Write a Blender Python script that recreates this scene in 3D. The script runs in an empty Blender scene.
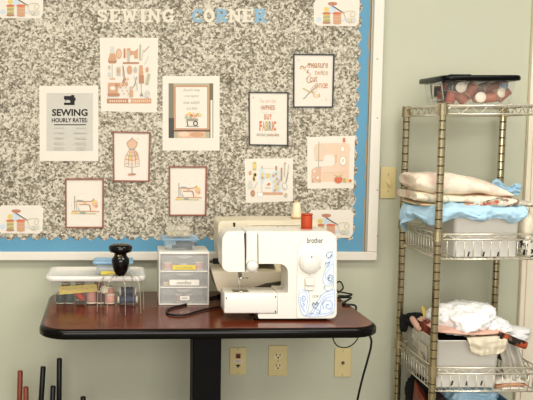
import bpy, bmesh, math, random
from mathutils import Vector, Matrix, Euler, noise
random.seed(11)
S = bpy.context.scene
COL = S.collection
R = math.radians
PI = math.pi

# ------------------------------------------------------------------ camera model (used to turn photo measurements into metres)
F = 870.0; PX = 130.0; TH = R(6.2); PY = 130 + F * math.tan(TH)
CAM = Vector((0, -3.1, 1.31))
_c, _s = math.cos(TH), math.sin(TH)
def ray(u, v):
    xc = (u - PX) / F; yc = (PY - v) / F
    return Vector((xc, _c + _s * yc, -_s + _c * yc))
def P(u, v, y):
    d = ray(u, v); return CAM + d * ((y - CAM.y) / d.y)
def PZ(u, v, z):
    d = ray(u, v); return CAM + d * ((z - CAM.z) / d.z)

# ------------------------------------------------------------------ materials
def lin(h):
    o = []
    for c in ([int(h[i:i+2], 16) for i in (0, 2, 4)] if isinstance(h, str) else h):
        c = c / 255
        o.append(c / 12.92 if c <= .04045 else ((c + .055) / 1.055) ** 2.4)
    return (*o, 1)
_M = {}
def mat(key, col, rough=.5, metal=0, var=.05, scale=30, bump=0, bscale=None, alpha=1, spec=.5, sheen=0, trans=0, ior=1.45):
    if key in _M: return _M[key]
    m = bpy.data.materials.new(key); m.use_nodes = True
    nt = m.node_tree; n = nt.nodes; b = n['Principled BSDF']
    tc = n.new('ShaderNodeTexCoord'); nz = n.new('ShaderNodeTexNoise')
    nz.inputs['Scale'].default_value = scale; nz.inputs['Detail'].default_value = 3
    nt.links.new(tc.outputs['Object'], nz.inputs['Vector'])
    hs = n.new('ShaderNodeHueSaturation'); hs.inputs['Color'].default_value = lin(col)
    mr = n.new('ShaderNodeMapRange'); mr.inputs['To Min'].default_value = 1 - var; mr.inputs['To Max'].default_value = 1 + var
    nt.links.new(nz.outputs['Fac'], mr.inputs['Value']); nt.links.new(mr.outputs['Result'], hs.inputs['Value'])
    nt.links.new(hs.outputs['Color'], b.inputs['Base Color'])
    b.inputs['Roughness'].default_value = rough; b.inputs['Metallic'].default_value = metal
    b.inputs['Alpha'].default_value = alpha; b.inputs['Specular IOR Level'].default_value = spec
    if sheen: b.inputs['Sheen Weight'].default_value = sheen
    if trans: b.inputs['Transmission Weight'].default_value = trans; b.inputs['IOR'].default_value = ior
    if bump:
        bn = n.new('ShaderNodeBump'); bn.inputs['Strength'].default_value = bump; bn.inputs['Distance'].default_value = .004
        n2 = n.new('ShaderNodeTexNoise'); n2.inputs['Scale'].default_value = bscale or scale * 4; n2.inputs['Detail'].default_value = 4
        nt.links.new(tc.outputs['Object'], n2.inputs['Vector'])
        nt.links.new(n2.outputs['Fac'], bn.inputs['Height']); nt.links.new(bn.outputs['Normal'], b.inputs['Normal'])
    _M[key] = m; return m

def speckle_mat():
    m = bpy.data.materials.new('speckled_paper'); m.use_nodes = True
    nt = m.node_tree; n = nt.nodes; L = nt.links; b = n['Principled BSDF']
    tc = n.new('ShaderNodeTexCoord')
    nz = n.new('ShaderNodeTexNoise'); nz.inputs['Scale'].default_value = 60; nz.inputs['Detail'].default_value = 2
    L.new(tc.outputs['Object'], nz.inputs['Vector'])
    mix = n.new('ShaderNodeMix'); mix.data_type = 'VECTOR'; mix.inputs['Factor'].default_value = .007
    L.new(tc.outputs['Object'], mix.inputs[4]); L.new(nz.outputs['Color'], mix.inputs[5])
    v1 = n.new('ShaderNodeTexVoronoi'); v1.inputs['Scale'].default_value = 140
    v2 = n.new('ShaderNodeTexVoronoi'); v2.inputs['Scale'].default_value = 230
    for v in (v1, v2): L.new(mix.outputs[1], v.inputs['Vector'])
    s1 = n.new('ShaderNodeSeparateColor'); s2 = n.new('ShaderNodeSeparateColor')
    L.new(v1.outputs['Color'], s1.inputs[0]); L.new(v2.outputs['Color'], s2.inputs[0])
    a = n.new('ShaderNodeMath'); a.operation = 'MULTIPLY'; a.inputs[1].default_value = .62
    c = n.new('ShaderNodeMath'); c.operation = 'MULTIPLY_ADD'; c.inputs[1].default_value = .38
    L.new(s1.outputs[0], a.inputs[0]); L.new(s2.outputs[0], c.inputs[0]); L.new(a.outputs[0], c.inputs[2])
    big = n.new('ShaderNodeTexNoise'); big.inputs['Scale'].default_value = 5; big.inputs['Detail'].default_value = 3
    L.new(tc.outputs['Object'], big.inputs['Vector'])
    d = n.new('ShaderNodeMath'); d.operation = 'MULTIPLY_ADD'; d.inputs[1].default_value = .5
    L.new(big.outputs['Fac'], d.inputs[0]); L.new(c.outputs[0], d.inputs[2])
    e = n.new('ShaderNodeMath'); e.operation = 'SUBTRACT'; e.inputs[1].default_value = .25
    L.new(d.outputs[0], e.inputs[0])
    r = n.new('ShaderNodeValToRGB'); cr = r.color_ramp
    cr.elements[0].position = .1; cr.elements[0].color = lin('635b4b')
    cr.elements[1].position = .92; cr.elements[1].color = lin('d8d0bd')
    for p, h in ((.3, '867e6c'), (.5, 'a9a08e'), (.68, 'cfc7b6')):
        k = cr.elements.new(p); k.color = lin(h)
    L.new(e.outputs[0], r.inputs[0]); L.new(r.outputs[0], b.inputs['Base Color'])
    b.inputs['Roughness'].default_value = .6
    return m

def wood_mat():
    m = bpy.data.materials.new('mahogany_laminate'); m.use_nodes = True
    nt = m.node_tree; n = nt.nodes; L = nt.links; b = n['Principled BSDF']
    tc = n.new('ShaderNodeTexCoord'); mp = n.new('ShaderNodeMapping'); mp.inputs['Scale'].default_value = (2.0, 26, 26)
    L.new(tc.outputs['Object'], mp.inputs['Vector'])
    nz = n.new('ShaderNodeTexNoise'); nz.inputs['Scale'].default_value = 3; nz.inputs['Detail'].default_value = 6; nz.inputs['Roughness'].default_value = .65
    L.new(mp.outputs[0], nz.inputs['Vector'])
    r = n.new('ShaderNodeValToRGB'); cr = r.color_ramp
    cr.elements[0].position = .28; cr.elements[0].color = lin('4a1a0a')
    cr.elements[1].position = .75; cr.elements[1].color = lin('87421f')
    k = cr.elements.new(.5); k.color = lin('6a2e16')
    L.new(nz.outputs['Fac'], r.inputs[0]); L.new(r.outputs[0], b.inputs['Base Color'])
    b.inputs['Roughness'].default_value = .2; b.inputs['Specular IOR Level'].default_value = .5
    return m

def floral_mat(key, base, cols, scale=9, thr=.58):
    m = bpy.data.materials.new(key); m.use_nodes = True
    nt = m.node_tree; n = nt.nodes; L = nt.links; b = n['Principled BSDF']
    tc = n.new('ShaderNodeTexCoord'); prev = None
    for i, (h, t, sc) in enumerate(cols):
        mp = n.new('ShaderNodeMapping'); mp.inputs['Location'].default_value = (i * 3.7, i * 1.3, i * 5.1)
        L.new(tc.outputs['Object'], mp.inputs['Vector'])
        nz = n.new('ShaderNodeTexNoise'); nz.inputs['Scale'].default_value = sc; nz.inputs['Detail'].default_value = 2
        L.new(mp.outputs[0], nz.inputs['Vector'])
        mr = n.new('ShaderNodeMapRange'); mr.inputs['From Min'].default_value = t; mr.inputs['From Max'].default_value = t + .07
        L.new(nz.outputs['Fac'], mr.inputs['Value'])
        mx = n.new('ShaderNodeMix'); mx.data_type = 'RGBA'
        L.new(mr.outputs[0], mx.inputs['Factor'])
        if prev is None: mx.inputs[6].default_value = lin(base)
        else: L.new(prev, mx.inputs[6])
        mx.inputs[7].default_value = lin(h); prev = mx.outputs[2]
    L.new(prev, b.inputs['Base Color']); b.inputs['Roughness'].default_value = .85
    return m

# ------------------------------------------------------------------ mesh builder
def rr(x0, z0, x1, z1, r, n=5):
    r = min(r, (x1 - x0) / 2 - 1e-5, (z1 - z0) / 2 - 1e-5); o = []
    for cx, cz, a0 in ((x1 - r, z1 - r, 0), (x0 + r, z1 - r, 90), (x0 + r, z0 + r, 180), (x1 - r, z0 + r, 270)):
        for i in range(n + 1):
            a = R(a0 + 90 * i / n); o.append((cx + r * math.cos(a), cz + r * math.sin(a)))
    return o
def smooth_pts(pts, n=6, closed=False):
    pts = [Vector(p) for p in pts]; N = len(pts); out = []
    rng = range(N if closed else N - 1)
    for i in rng:
        p1, p2 = pts[i], pts[(i + 1) % N]
        p0 = pts[(i - 1) % N] if closed or i > 0 else p1 * 2 - p2
        p3 = pts[(i + 2) % N] if closed or i + 2 < N else p2 * 2 - p1
        for k in range(n):
            t = k / n
            out.append(.5 * ((2 * p1) + (p2 - p0) * t + (2 * p0 - 5 * p1 + 4 * p2 - p3) * t * t + (3 * p1 - p0 - 3 * p2 + p3) * t ** 3))
    if not closed: out.append(pts[-1])
    return out

class MB:
    def __init__(s): s.bm = bmesh.new(); s.mats = []
    def mi(s, m):
        if m not in s.mats: s.mats.append(m)
        return s.mats.index(m)
    def merge(s, tb, m, smooth=False):
        i = s.mi(m)
        for f in tb.faces: f.material_index = i; f.smooth = smooth
        me = bpy.data.meshes.new('tmp'); tb.to_mesh(me); tb.free(); s.bm.from_mesh(me); bpy.data.meshes.remove(me)
        return s
    def box(s, x0, x1, y0, y1, z0, z1, m, bev=0, seg=2, M=None):
        tb = bmesh.new(); bmesh.ops.create_cube(tb, size=1)
        for v in tb.verts:
            v.co = Vector(((x0 + x1) / 2 + v.co.x * (x1 - x0), (y0 + y1) / 2 + v.co.y * (y1 - y0), (z0 + z1) / 2 + v.co.z * (z1 - z0)))
        if bev: bmesh.ops.bevel(tb, geom=tb.edges[:], offset=bev, segments=seg, profile=.5, affect='EDGES')
        if M is not None: bmesh.ops.transform(tb, matrix=M, verts=tb.verts)
        return s.merge(tb, m, bool(bev) and seg > 2)
    def prism(s, pts, y0, y1, m, bev=0, seg=2, axis='y', smooth=False):
        """polygon in XZ extruded along y (or XY along z, or YZ along x)"""
        tb = bmesh.new()
        def mk(p, d):
            return (p[0], d, p[1]) if axis == 'y' else ((p[0], p[1], d) if axis == 'z' else (d, p[0], p[1]))
        a = [tb.verts.new(mk(p, y0)) for p in pts]; b = [tb.verts.new(mk(p, y1)) for p in pts]
        n = len(pts); fa = tb.faces.new(a); fb = tb.faces.new(b[::-1])
        for i in range(n): tb.faces.new((a[i], b[i], b[(i + 1) % n], a[(i + 1) % n]))
        bmesh.ops.recalc_face_normals(tb, faces=tb.faces)
        if bev:
            eds = list(fa.edges) + list(fb.edges)
            bmesh.ops.bevel(tb, geom=eds, offset=bev, segments=seg, profile=.5, affect='EDGES', clamp_overlap=True)
        return s.merge(tb, m, smooth)
    def rings(s, rings, m, cap0=True, cap1=True, smooth=True, closed=True):
        tb = bmesh.new(); V = [[tb.verts.new(p) for p in r] for r in rings]; n = len(rings[0])
        for i in range(len(V) - 1):
            for j in range(n if closed else n - 1):
                tb.faces.new((V[i][j], V[i][(j + 1) % n], V[i + 1][(j + 1) % n], V[i + 1][j]))
        if cap0: tb.faces.new(V[0][::-1])
        if cap1: tb.faces.new(V[-1])
        bmesh.ops.recalc_face_normals(tb, faces=tb.faces)
        return s.merge(tb, m, smooth)
    def lathe(s, prof, o, m, axis='z', n=20, M=None, smooth=True):
        o = Vector(o); rs = []
        for r, h in prof:
            ring = []
            for i in range(n):
                a = 2 * PI * i / n; x, y = max(r, 1e-5) * math.cos(a), max(r, 1e-5) * math.sin(a)
                p = Vector((x, y, h)) if axis == 'z' else (Vector((x, -h, y)) if axis == 'y' else Vector((h, x, y)))
                if M is not None: p = M @ p
                ring.append(o + p)
            rs.append(ring)
        return s.rings(rs, m, smooth=smooth)
    def tube(s, pts, r, m, n=6, closed=False, rs=None):
        pts = [Vector(p) for p in pts]; N = len(pts); rings = []; up = None
        for i, p in enumerate(pts):
            a = pts[i - 1] if (i > 0 or closed) else p; b = pts[(i + 1) % N] if (i < N - 1 or closed) else p
            t = (b - a)
            if t.length < 1e-9: t = Vector((0, 0, 1))
            t.normalize()
            if up is None: up = Vector((0, 0, 1)) if abs(t.z) < .9 else Vector((1, 0, 0))
            x = t.cross(up)
            if x.length < 1e-6: x = t.cross(Vector((.3, .9, .1)))
            x.normalize(); y = x.cross(t).normalized(); up = y
            rad = rs[i] if rs else r
            rings.append([p + (x * math.cos(2 * PI * k / n) + y * math.sin(2 * PI * k / n)) * rad for k in range(n)])
        if closed: rings.append(rings[0]); return s.rings(rings, m, False, False)
        return s.rings(rings, m)
    def face(s, pts, m):
        tb = bmesh.new(); f = tb.faces.new([tb.verts.new(p) for p in pts]); f.normal_update()
        return s.merge(tb, m)
    def crumple(s, c, sz, m, seed=0, amp=.25, fr=2.5, sub=5, pw=.8, fold=.12, sharp=1.0):
        tb = bmesh.new(); bmesh.ops.create_icosphere(tb, subdivisions=sub, radius=1); c = Vector(c); sz = Vector(sz); o = Vector((seed * 3.1, seed * 1.7, seed * .9))
        sg = lambda a: math.copysign(abs(a) ** pw, a)
        for v in tb.verts:
            d = v.co.copy(); q = d * fr + o
            w = noise.noise_vector(q * .8) * .6
            rg = 1 - abs(noise.noise(q + w)) * 2
            r2 = 1 - abs(noise.noise(q * 2.3 + w * 2)) * 2
            r3 = 1 - abs(noise.noise(q * 5 + w * 2)) * 2
            k = 1 + amp * noise.noise(q * .6) + fold * (rg * sharp + .5 * r2 + .25 * r3 - .6)
            v.co = c + Vector((sg(d.x) * sz.x, sg(d.y) * sz.y, sg(d.z) * sz.z)) * k
        return s.merge(tb, m, True)
    def sheet(s, nu, nv, f, m, th=.0):
        tb = bmesh.new(); V = [[tb.verts.new(f(i / (nu - 1), j / (nv - 1))) for j in range(nv)] for i in range(nu)]
        for i in range(nu - 1):
            for j in range(nv - 1): tb.faces.new((V[i][j], V[i + 1][j], V[i + 1][j + 1], V[i][j + 1]))
        bmesh.ops.recalc_face_normals(tb, faces=tb.faces)
        if th: bmesh.ops.solidify(tb, geom=tb.faces[:], thickness=th)
        return s.merge(tb, m, True)
    def slab(s, st, m, seed=0, amp=.004, n=24, pw=.75):
        """soft folded cloth: stations (x, zc, hz, yc, hy) lofted along x"""
        st2 = []
        for i in range(len(st) - 1):
            for k in range(6):
                t = k / 6; st2.append([a + (b - a) * t for a, b in zip(st[i], st[i + 1])])
        st2.append(list(st[-1])); rings = []
        sg = lambda a, p: math.copysign(abs(a) ** p, a)
        for (x, zc, hz, yc, hy) in st2:
            ring = []
            for k in range(n):
                a = 2 * PI * k / n; p = Vector((x, yc + hy * sg(math.cos(a), .5), zc + hz * sg(math.sin(a), pw)))
                q = Vector((p.x * 14, p.y * 14, p.z * 30)) + Vector((seed, seed * 2, 0))
                ring.append(p + noise.noise_vector(q) * amp)
            rings.append(ring)
        return s.rings(rings, m)
    def text(s, txt, u0, v0, u1, v1, y, m, bold=0, shear=0):
        cu = bpy.data.curves.new('t', 'FONT'); cu.body = txt; cu.offset = bold; cu.shear = shear; cu.resolution_u = 3
        ob = bpy.data.objects.new('t', cu); COL.objects.link(ob)
        dg = bpy.context.evaluated_depsgraph_get(); dg.update()
        me = bpy.data.meshes.new_from_object(ob.evaluated_get(dg)); bpy.data.objects.remove(ob); bpy.data.curves.remove(cu)
        xs = [q.co.x for q in me.vertices]; ys = [q.co.y for q in me.vertices]
        x0, x1, y0, y1 = min(xs), max(xs), min(ys), max(ys)
        for q in me.vertices:
            q.co = P(u0 + (q.co.x - x0) / (x1 - x0) * (u1 - u0), v1 - (q.co.y - y0) / (y1 - y0) * (v1 - v0), y)
        tb = bmesh.new(); tb.from_mesh(me); bpy.data.meshes.remove(me)
        for f in tb.faces:
            if f.normal.y > 0: f.normal_flip()
        return s.merge(tb, m)
    def build(s, name, root=None):
        me = bpy.data.meshes.new(name); bmesh.ops.remove_doubles(s.bm, verts=s.bm.verts, dist=1e-6)
        if root is None:
            vs = [v.co for v in s.bm.verts]
            o = Vector(((min(v.x for v in vs) + max(v.x for v in vs)) / 2, (min(v.y for v in vs) + max(v.y for v in vs)) / 2, min(v.z for v in vs)))
        else:
            o = Vector((0, 0, 0)); q = root
            while q is not None: o += q.location; q = q.parent
        for v in s.bm.verts: v.co -= o
        s.bm.to_mesh(me); s.bm.free()
        for m in s.mats: me.materials.append(m)
        ob = bpy.data.objects.new(name, me); COL.objects.link(ob)
        if root is None: ob.location = o
        else: ob.parent = root
        return ob

class Art:
    """flat printed shapes measured in photo units on the plane y, layered by hair-thin steps"""
    def __init__(s, y, step=.00012): s.y = y; s.k = 0; s.step = step; s.mb = MB()
    def yy(s): s.k += 1; return s.y - s.k * s.step
    def poly(s, pts, m):
        y = s.yy(); s.mb.face([P(a, b, y) for a, b in pts], m); return s
    def rect(s, u0, v0, u1, v1, m): return s.poly([(u0, v1), (u1, v1), (u1, v0), (u0, v0)], m)
    def ell(s, cu, cv, ru, rv, m, rot=0, n=18):
        c, q = math.cos(R(rot)), math.sin(R(rot))
        return s.poly([(cu + ru * math.cos(a) * c - rv * math.sin(a) * q, cv - ru * math.cos(a) * q - rv * math.sin(a) * c) for a in [2 * PI * i / n for i in range(n)]], m)
    def line(s, pts, w, m, sm=0):
        if sm: pts = [(p.x, p.y) for p in smooth_pts([(a, b, 0) for a, b in pts], sm)]
        y = s.yy(); h = w / 2
        for (a, b), (c, d) in zip(pts[:-1], pts[1:]):
            L = math.hypot(c - a, d - b)
            if L < 1e-6: continue
            nx, ny = -(d - b) / L * h, (c - a) / L * h; ex, ey = (c - a) / L * h * .5, (d - b) / L * h * .5
            q = [(a - ex + nx, b - ey + ny), (a - ex - nx, b - ey - ny), (c + ex - nx, d + ey - ny), (c + ex + nx, d + ey + ny)]
            s.mb.face([P(i, j, y) for i, j in q][::-1], m)
        return s
    def text(s, t, u0, v0, u1, v1, m, bold=0, shear=0): s.mb.text(t, u0, v0, u1, v1, s.yy(), m, bold, shear); return s
    def build(s, name, root): return s.mb.build(name, root)

def tag(o, label, cat, group=None):
    o['label'] = label; o['category'] = cat
    if group: o['group'] = group
    return o
def thing(name, label, cat, loc, group=None):
    o = bpy.data.objects.new(name, None); o.empty_display_size = .05; COL.objects.link(o); o.location = loc
    return tag(o, label, cat, group)
def struct(o): o['kind'] = 'structure'; return o
def plabel(o, l): o['label'] = l; return o

# ------------------------------------------------------------------ palette
wall_m = mat('wall_paint', 'c5c5b0', .75, var=.025, scale=3, bump=.08, bscale=220)
floor_m = mat('floor_vinyl', '8d8470', .5, var=.12, scale=6)
ceil_m = mat('ceiling_tile', 'e6e2d6', .9, var=.05, scale=60)
casing_m = mat('casing_paint', 'ece0cc', .45, var=.02)
frame_m = mat('board_frame', 'e6dfd1', .4, var=.03, scale=8)
seam_m = mat('board_seam', 'a5a296', .4, metal=.6)
blue_m = mat('blue_paper', '639ab6', .5, var=.05, scale=5, bump=.2, bscale=14)
speck_m = speckle_mat()
cream_m = mat('cream_paper', 'e7dfd1', .8, var=.015, scale=50)
letter_m = mat('pale_card', 'e0d8c6', .7, var=.02)
bluel_m = mat('blue_card', '8fb4c9', .7, var=.03)
def faded(h, k=.22):
    """printed ink, washed toward the cream of the paper"""
    a = [int(h[q:q+2], 16) for q in (0, 2, 4)]; return tuple(x * (1 - k) + y * k for x, y in zip(a, (244, 235, 216)))
def print_ink(key, h, k=.34): return mat(key, faded(h, k), .8)
ink = print_ink('ink_black', '2b2a2a', .03); grey_i = print_ink('ink_grey', 'a9a59b'); lgrey = print_ink('ink_light_grey', 'cfccc4', .1); dgrey = print_ink('ink_dark_grey', '77736c')
terra = print_ink('ink_terracotta', 'c08662', .3); brown_i = print_ink('ink_brown', '9a5c3e'); rose = print_ink('ink_rose', 'e0bb9f'); rose2 = print_ink('ink_rose_dark', 'd2a083')
green_i = print_ink('ink_green', '9aa07c'); red_i = print_ink('ink_red', 'd2502e', .26); yel_i = print_ink('ink_yellow', 'd9b84c'); bluei = print_ink('ink_blue', 'b9cbdc'); teal_i = print_ink('ink_teal', '5d8d90'); oliv = print_ink('ink_olive', 'a39a52')
white_i = print_ink('ink_white', 'fbf6ea', 0); panel_i = print_ink('ink_panel', 'cbc7bc', .05)
brownfr = mat('walnut_frame', '8f553c', .35, var=.3, scale=60); blackfr = mat('black_frame', '2e3233', .35)
wood = wood_mat()
black_rub = mat('black_edge', '0e0a08', .18, var=.2, scale=40, spec=.3); black_met = mat('black_metal', '0d0b0a', .5, spec=.2)
white_pl = mat('white_plastic', 'e9e5db', .28, var=.015); white_pl2 = mat('white_plastic_panel', 'efebe0', .35, var=.01); beige_pl = mat('beige_plastic', 'e6dbc1', .35, var=.02)
greyln = mat('grey_seam', '9c978b', .5); darkslot = mat('dark_slot', '2d2a27', .6)
steel = mat('steel', 'c4c0b6', .28, 1, var=.06); dsteel = mat('dark_steel', '7a766c', .35, 1)
chrome = mat('chrome_wire', 'e6e0d0', .3, .65, var=.06, scale=80)
postm = mat('post_metal', 'c4b795', .22, .92, var=.08, scale=20); postdark = mat('post_groove', '544832', .45, .5)
clear_pl = mat('clear_plastic', 'e9eae4', .1, alpha=.07, spec=.3); frost_pl = mat('frosted_plastic', 'f6f5f0', .3, alpha=.24); bluec = mat('blue_clear_plastic', 'a8cdea', .2, alpha=.35)
blackpl = mat('black_plastic', '0c0c0c', .25, spec=.3); ivory = mat('ivory_plate', 'dccb98', .35, var=.02); ivory2 = mat('ivory_light', 'e2d3a5', .35)
cordm = mat('black_cord', '151413', .45)

# ------------------------------------------------------------------ room shell
mb = MB(); mb.box(-2.6, 3.2, 0, .12, 0, 2.75, wall_m); struct(mb.build('wall_back'))
mb = MB(); mb.box(-2.6, 3.2, -5.2, .0, -.06, 0, floor_m); struct(mb.build('floor'))
mb = MB(); mb.box(-2.6, 3.2, -5.2, .0, 2.75, 2.8, ceil_m); struct(mb.build('ceiling'))
mb = MB(); mb.box(-2.6, 1.4, -.012, 0, 0, .1, mat('vinyl_base', '5a5348', .5), .002); struct(mb.build('baseboard_back'))
mb = MB(); mb.box(1.402, 1.50, -.022, 0, 0, 2.15, casing_m, .004); mb.box(1.418, 1.484, -.028, -.02, 0, 2.12, casing_m, .003); struct(mb.build('trim_1'))

# ------------------------------------------------------------------ bulletin board
BX1 = P(385, 2, -.03).x; zb = P(200, 260.6, -.03).z; zi = P(200, 252, -.03).z; fw = zi - zb; BX0 = -.62; BZ1 = 1.98
board = thing('bulletin_board', 'large wall bulletin board with white frame and speckled paper edged in blue', 'bulletin board', (0, 0, zb))
mb = MB()
mb.box(BX0, BX1, -.012, 0, zb, BZ1, mat('board_back', 'b09a78', .8)); mb.build('backing', board)
mb = MB()
for (a, b, c, d) in ((BX0, BX1, zb, zb + fw), (BX0, BX1, BZ1 - fw, BZ1), (BX0, BX0 + fw, zb + fw, BZ1 - fw), (BX1 - fw * 1.15, BX1, zb + fw, BZ1 - fw)):
    mb.box(a, b, -.03, 0, c, d, frame_m, .003)
for v in (59, 118, 190, 236): q = P(379, v, -.03); mb.lathe([(0, 0), (.002, 0), (.002, .001), (0, .001)], (q.x - .006, -.03, q.z), dsteel, 'y', 8)
mb.build('frame', board)
mb = MB(); mb.box(BX1 - fw * 1.15 - .006, BX1 - fw * 1.15, -.02, -.012, zb + fw, BZ1 - fw, seam_m); plabel(mb.build('frame_lip', board), 'grey metal lip inside the frame')
# blue paper with slightly uneven torn edge
xi = BX1 - fw * 1.15 - .006
pts = [(BX0 + fw, zb + fw - .002), (xi - .004, zb + fw - .002)]
z = zb + fw
while z < BZ1 - fw: pts.append((xi - .003 - random.random() * .005, z)); z += .02
pts.append((BX0 + fw, BZ1 - fw))
mb = MB(); mb.prism(pts, -.0135, -.012, blue_m); plabel(mb.build('border_paper', board), 'bright blue paper border')
# speckled sheet with scalloped edge
sx1 = P(357, 120, -.0145).x; sz0 = P(100, 238, -.0145).z; pts = []; w = .0485; d = .0075
x = -.6
while x < sx1 - w * .3:
    for k in range(6):
        t = k / 6; pts.append((x + w * t, sz0 - d * (2 * math.sin(PI * t) - .9)))
    x += w
z = sz0 + .01; w = .0515
while z < 1.93:
    for k in range(6):
        t = k / 6; pts.append((sx1 + .0065 * (2 * math.sin(PI * t) - 1) + (z - 1.3) * .005, z + w * t))
    z += w
pts += [(sx1, 1.95), (-.6, 1.95)]
mb = MB(); mb.prism(pts, -.0148, -.0135, speck_m); plabel(mb.build('speckled_paper', board), 'grey and cream speckled paper with scalloped edge')
YS = -.0148                                                        # front of the speckled paper

# ------------------------------------------------------------------ letters
def arc(cx, cy, rx, ry, a0, a1, n=16): return [(cx + rx * math.cos(R(a0 + (a1 - a0) * i / n)), cy + ry * math.sin(R(a0 + (a1 - a0) * i / n))) for i in range(n + 1)]
GL = {   # strokes in a unit box, y up: (points, width)
 'S': [(arc(.5, .72, .30, .17, 20, 270), .22), (arc(.5, .28, .30, .17, 90, -160), .22), ([(.83, .62), (.83, .98)], .14), ([(.17, .02), (.17, .38)], .14), ([(.3, .55), (.7, .45)], .24)],
 'E': [([(.26, 0), (.26, 1)], .34), ([(0, .91), (.92, .91)], .18), ([(0, .09), (.95, .09)], .18), ([(.3, .5), (.68, .5)], .17), ([(.88, .62), (.88, 1)], .16), ([(.9, 0), (.9, .38)], .16), ([(.68, .34), (.68, .66)], .12)],
 'W': [([(.16, 1), (.32, .06)], .18), ([(.32, .06), (.5, .8)], .14), ([(.5, .8), (.68, .06)], .18), ([(.68, .06), (.86, 1)], .14), ([(0, .93), (.36, .93)], .14), ([(.66, .93), (1, .93)], .14)],
 'I': [([(.5, 0), (.5, 1)], .46), ([(.05, .91), (.95, .91)], .18), ([(.05, .09), (.95, .09)], .18)],
 'N': [([(.2, 0), (.2, 1)], .2), ([(.8, 0), (.8, 1)], .2), ([(.2, .94), (.8, .06)], .24), ([(0, .92), (.3, .92)], .16), ([(0, .08), (.42, .08)], .16), ([(.58, .92), (1, .92)], .16)],
 'G': [(arc(.5, .5, .35, .40, 40, 330), .26), ([(.8, .0), (.8, .46)], .24), ([(.52, .44), (1, .44)], .16), ([(.82, .62), (.82, 1)], .15)],
 'C': [(arc(.52, .5, .36, .40, 45, 315), .28), ([(.86, .6), (.86, 1)], .16), ([(.86, .0), (.86, .32)], .12)],
 'O': [(arc(.5, .5, .34, .39, 0, 360, 28), .28)],
 'R': [([(.24, 0), (.24, 1)], .30), (arc(.5, .72, .28, .20, 90, -90), .24), ([(.2, .92), (.5, .92)], .17), ([(.2, .52), (.5, .52)], .17), ([(.5, .5), (.82, .04)], .28), ([(0, .92), (.3, .92)], .16), ([(0, .08), (.48, .08)], .16), ([(.7, .08), (1, .08)], .16)],
}
px_wall = (P(201, 15, YS) - P(200, 15, YS)).length
WORDS = [('S', 96.5, 108, 0, 'first letter of SEWING'), ('E', 109, 120.5, 0, 'between S and W in SEWING'), ('W', 121, 138, 0, 'in the middle of SEWING'), ('I', 138.5, 147, 0, 'in SEWING'), ('N', 147.5, 161, 0, 'before the G of SEWING'), ('G', 162, 174.5, 0, 'last letter of SEWING'),
         ('C', 192, 203, 1, 'first letter of CORNER'), ('O', 203.3, 215, 0, 'in CORNER'), ('R', 215.3, 228, 1, 'in the middle of CORNER'), ('N', 228.2, 241.5, 0, 'in CORNER'), ('E', 242, 253.5, 0, 'before the last R of CORNER'), ('R', 254, 267, 1, 'last letter of CORNER')]
for ch, u0, u1, bl, where in WORDS:
    W_ = u1 - u0; H_ = 13.4; v1 = 22.4; m = bluel_m if bl else letter_m; mb = MB(); k_ = 0
    for pts, wd in GL[ch]:
        q = [P(u0 + p[0] * W_, v1 - p[1] * H_, YS) for p in pts]; h = wd * W_ * .9 / 2 * px_wall
        for A, B in zip(q[:-1], q[1:]):
            d = Vector((B.x - A.x, B.z - A.z)); L_ = d.length; d /= L_; nn = Vector((-d.y, d.x)) * h; e = d * (h * .35 if len(q) > 2 else 0); A2, B2_ = Vector((A.x, A.z)) - e, Vector((B.x, B.z)) + e; k_ += 1
            mb.prism([tuple(A2 + nn), tuple(A2 - nn), tuple(B2_ - nn), tuple(B2_ + nn)], YS - .001 - k_ * .000004, YS, m)
    o = mb.build('cutout_letter')
    tag(o, f"{'sky blue' if bl else 'pale cream'} cut-out slab letter {ch}, {where} at the board top", 'letter', 'cut-out letters across the board')

# ------------------------------------------------------------------ posters
def sheet(name, label, cat, quad, group=None, thick=.0009, m=None):
    """quad: photo corners tl, tr, br, bl"""
    y0 = YS; y1 = YS - thick; cs = [P(a, b, y1) for a, b in quad]
    r = thing(name, label, cat, ((cs[0].x + cs[1].x) / 2, YS, min(c.z for c in cs)), group)
    mb = MB(); mb.prism([(c.x, c.z) for c in (cs[3], cs[2], cs[1], cs[0])], y1, y0, m or cream_m); mb.build('sheet', r)
    return r, y1
def frame(r, quad, w, m, d=.006):
    (x0, v0), (x1, v1) = quad[0], quad[2]; mb = MB()
    q = [P(a, b, YS - d) for a, b in quad]; cx = sum(p.x for p in q) / 4; cz = sum(p.z for p in q) / 4
    pin = [(p.x + math.copysign(w, cx - p.x), p.z + math.copysign(w, cz - p.z)) for p in q]
    for i in range(4):
        j = (i + 1) % 4
        mb.prism([(q[i].x, q[i].z), (q[j].x, q[j].z), pin[j], pin[i]], YS - d, YS, m, .0008)
    return mb.build('frame', r)

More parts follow.
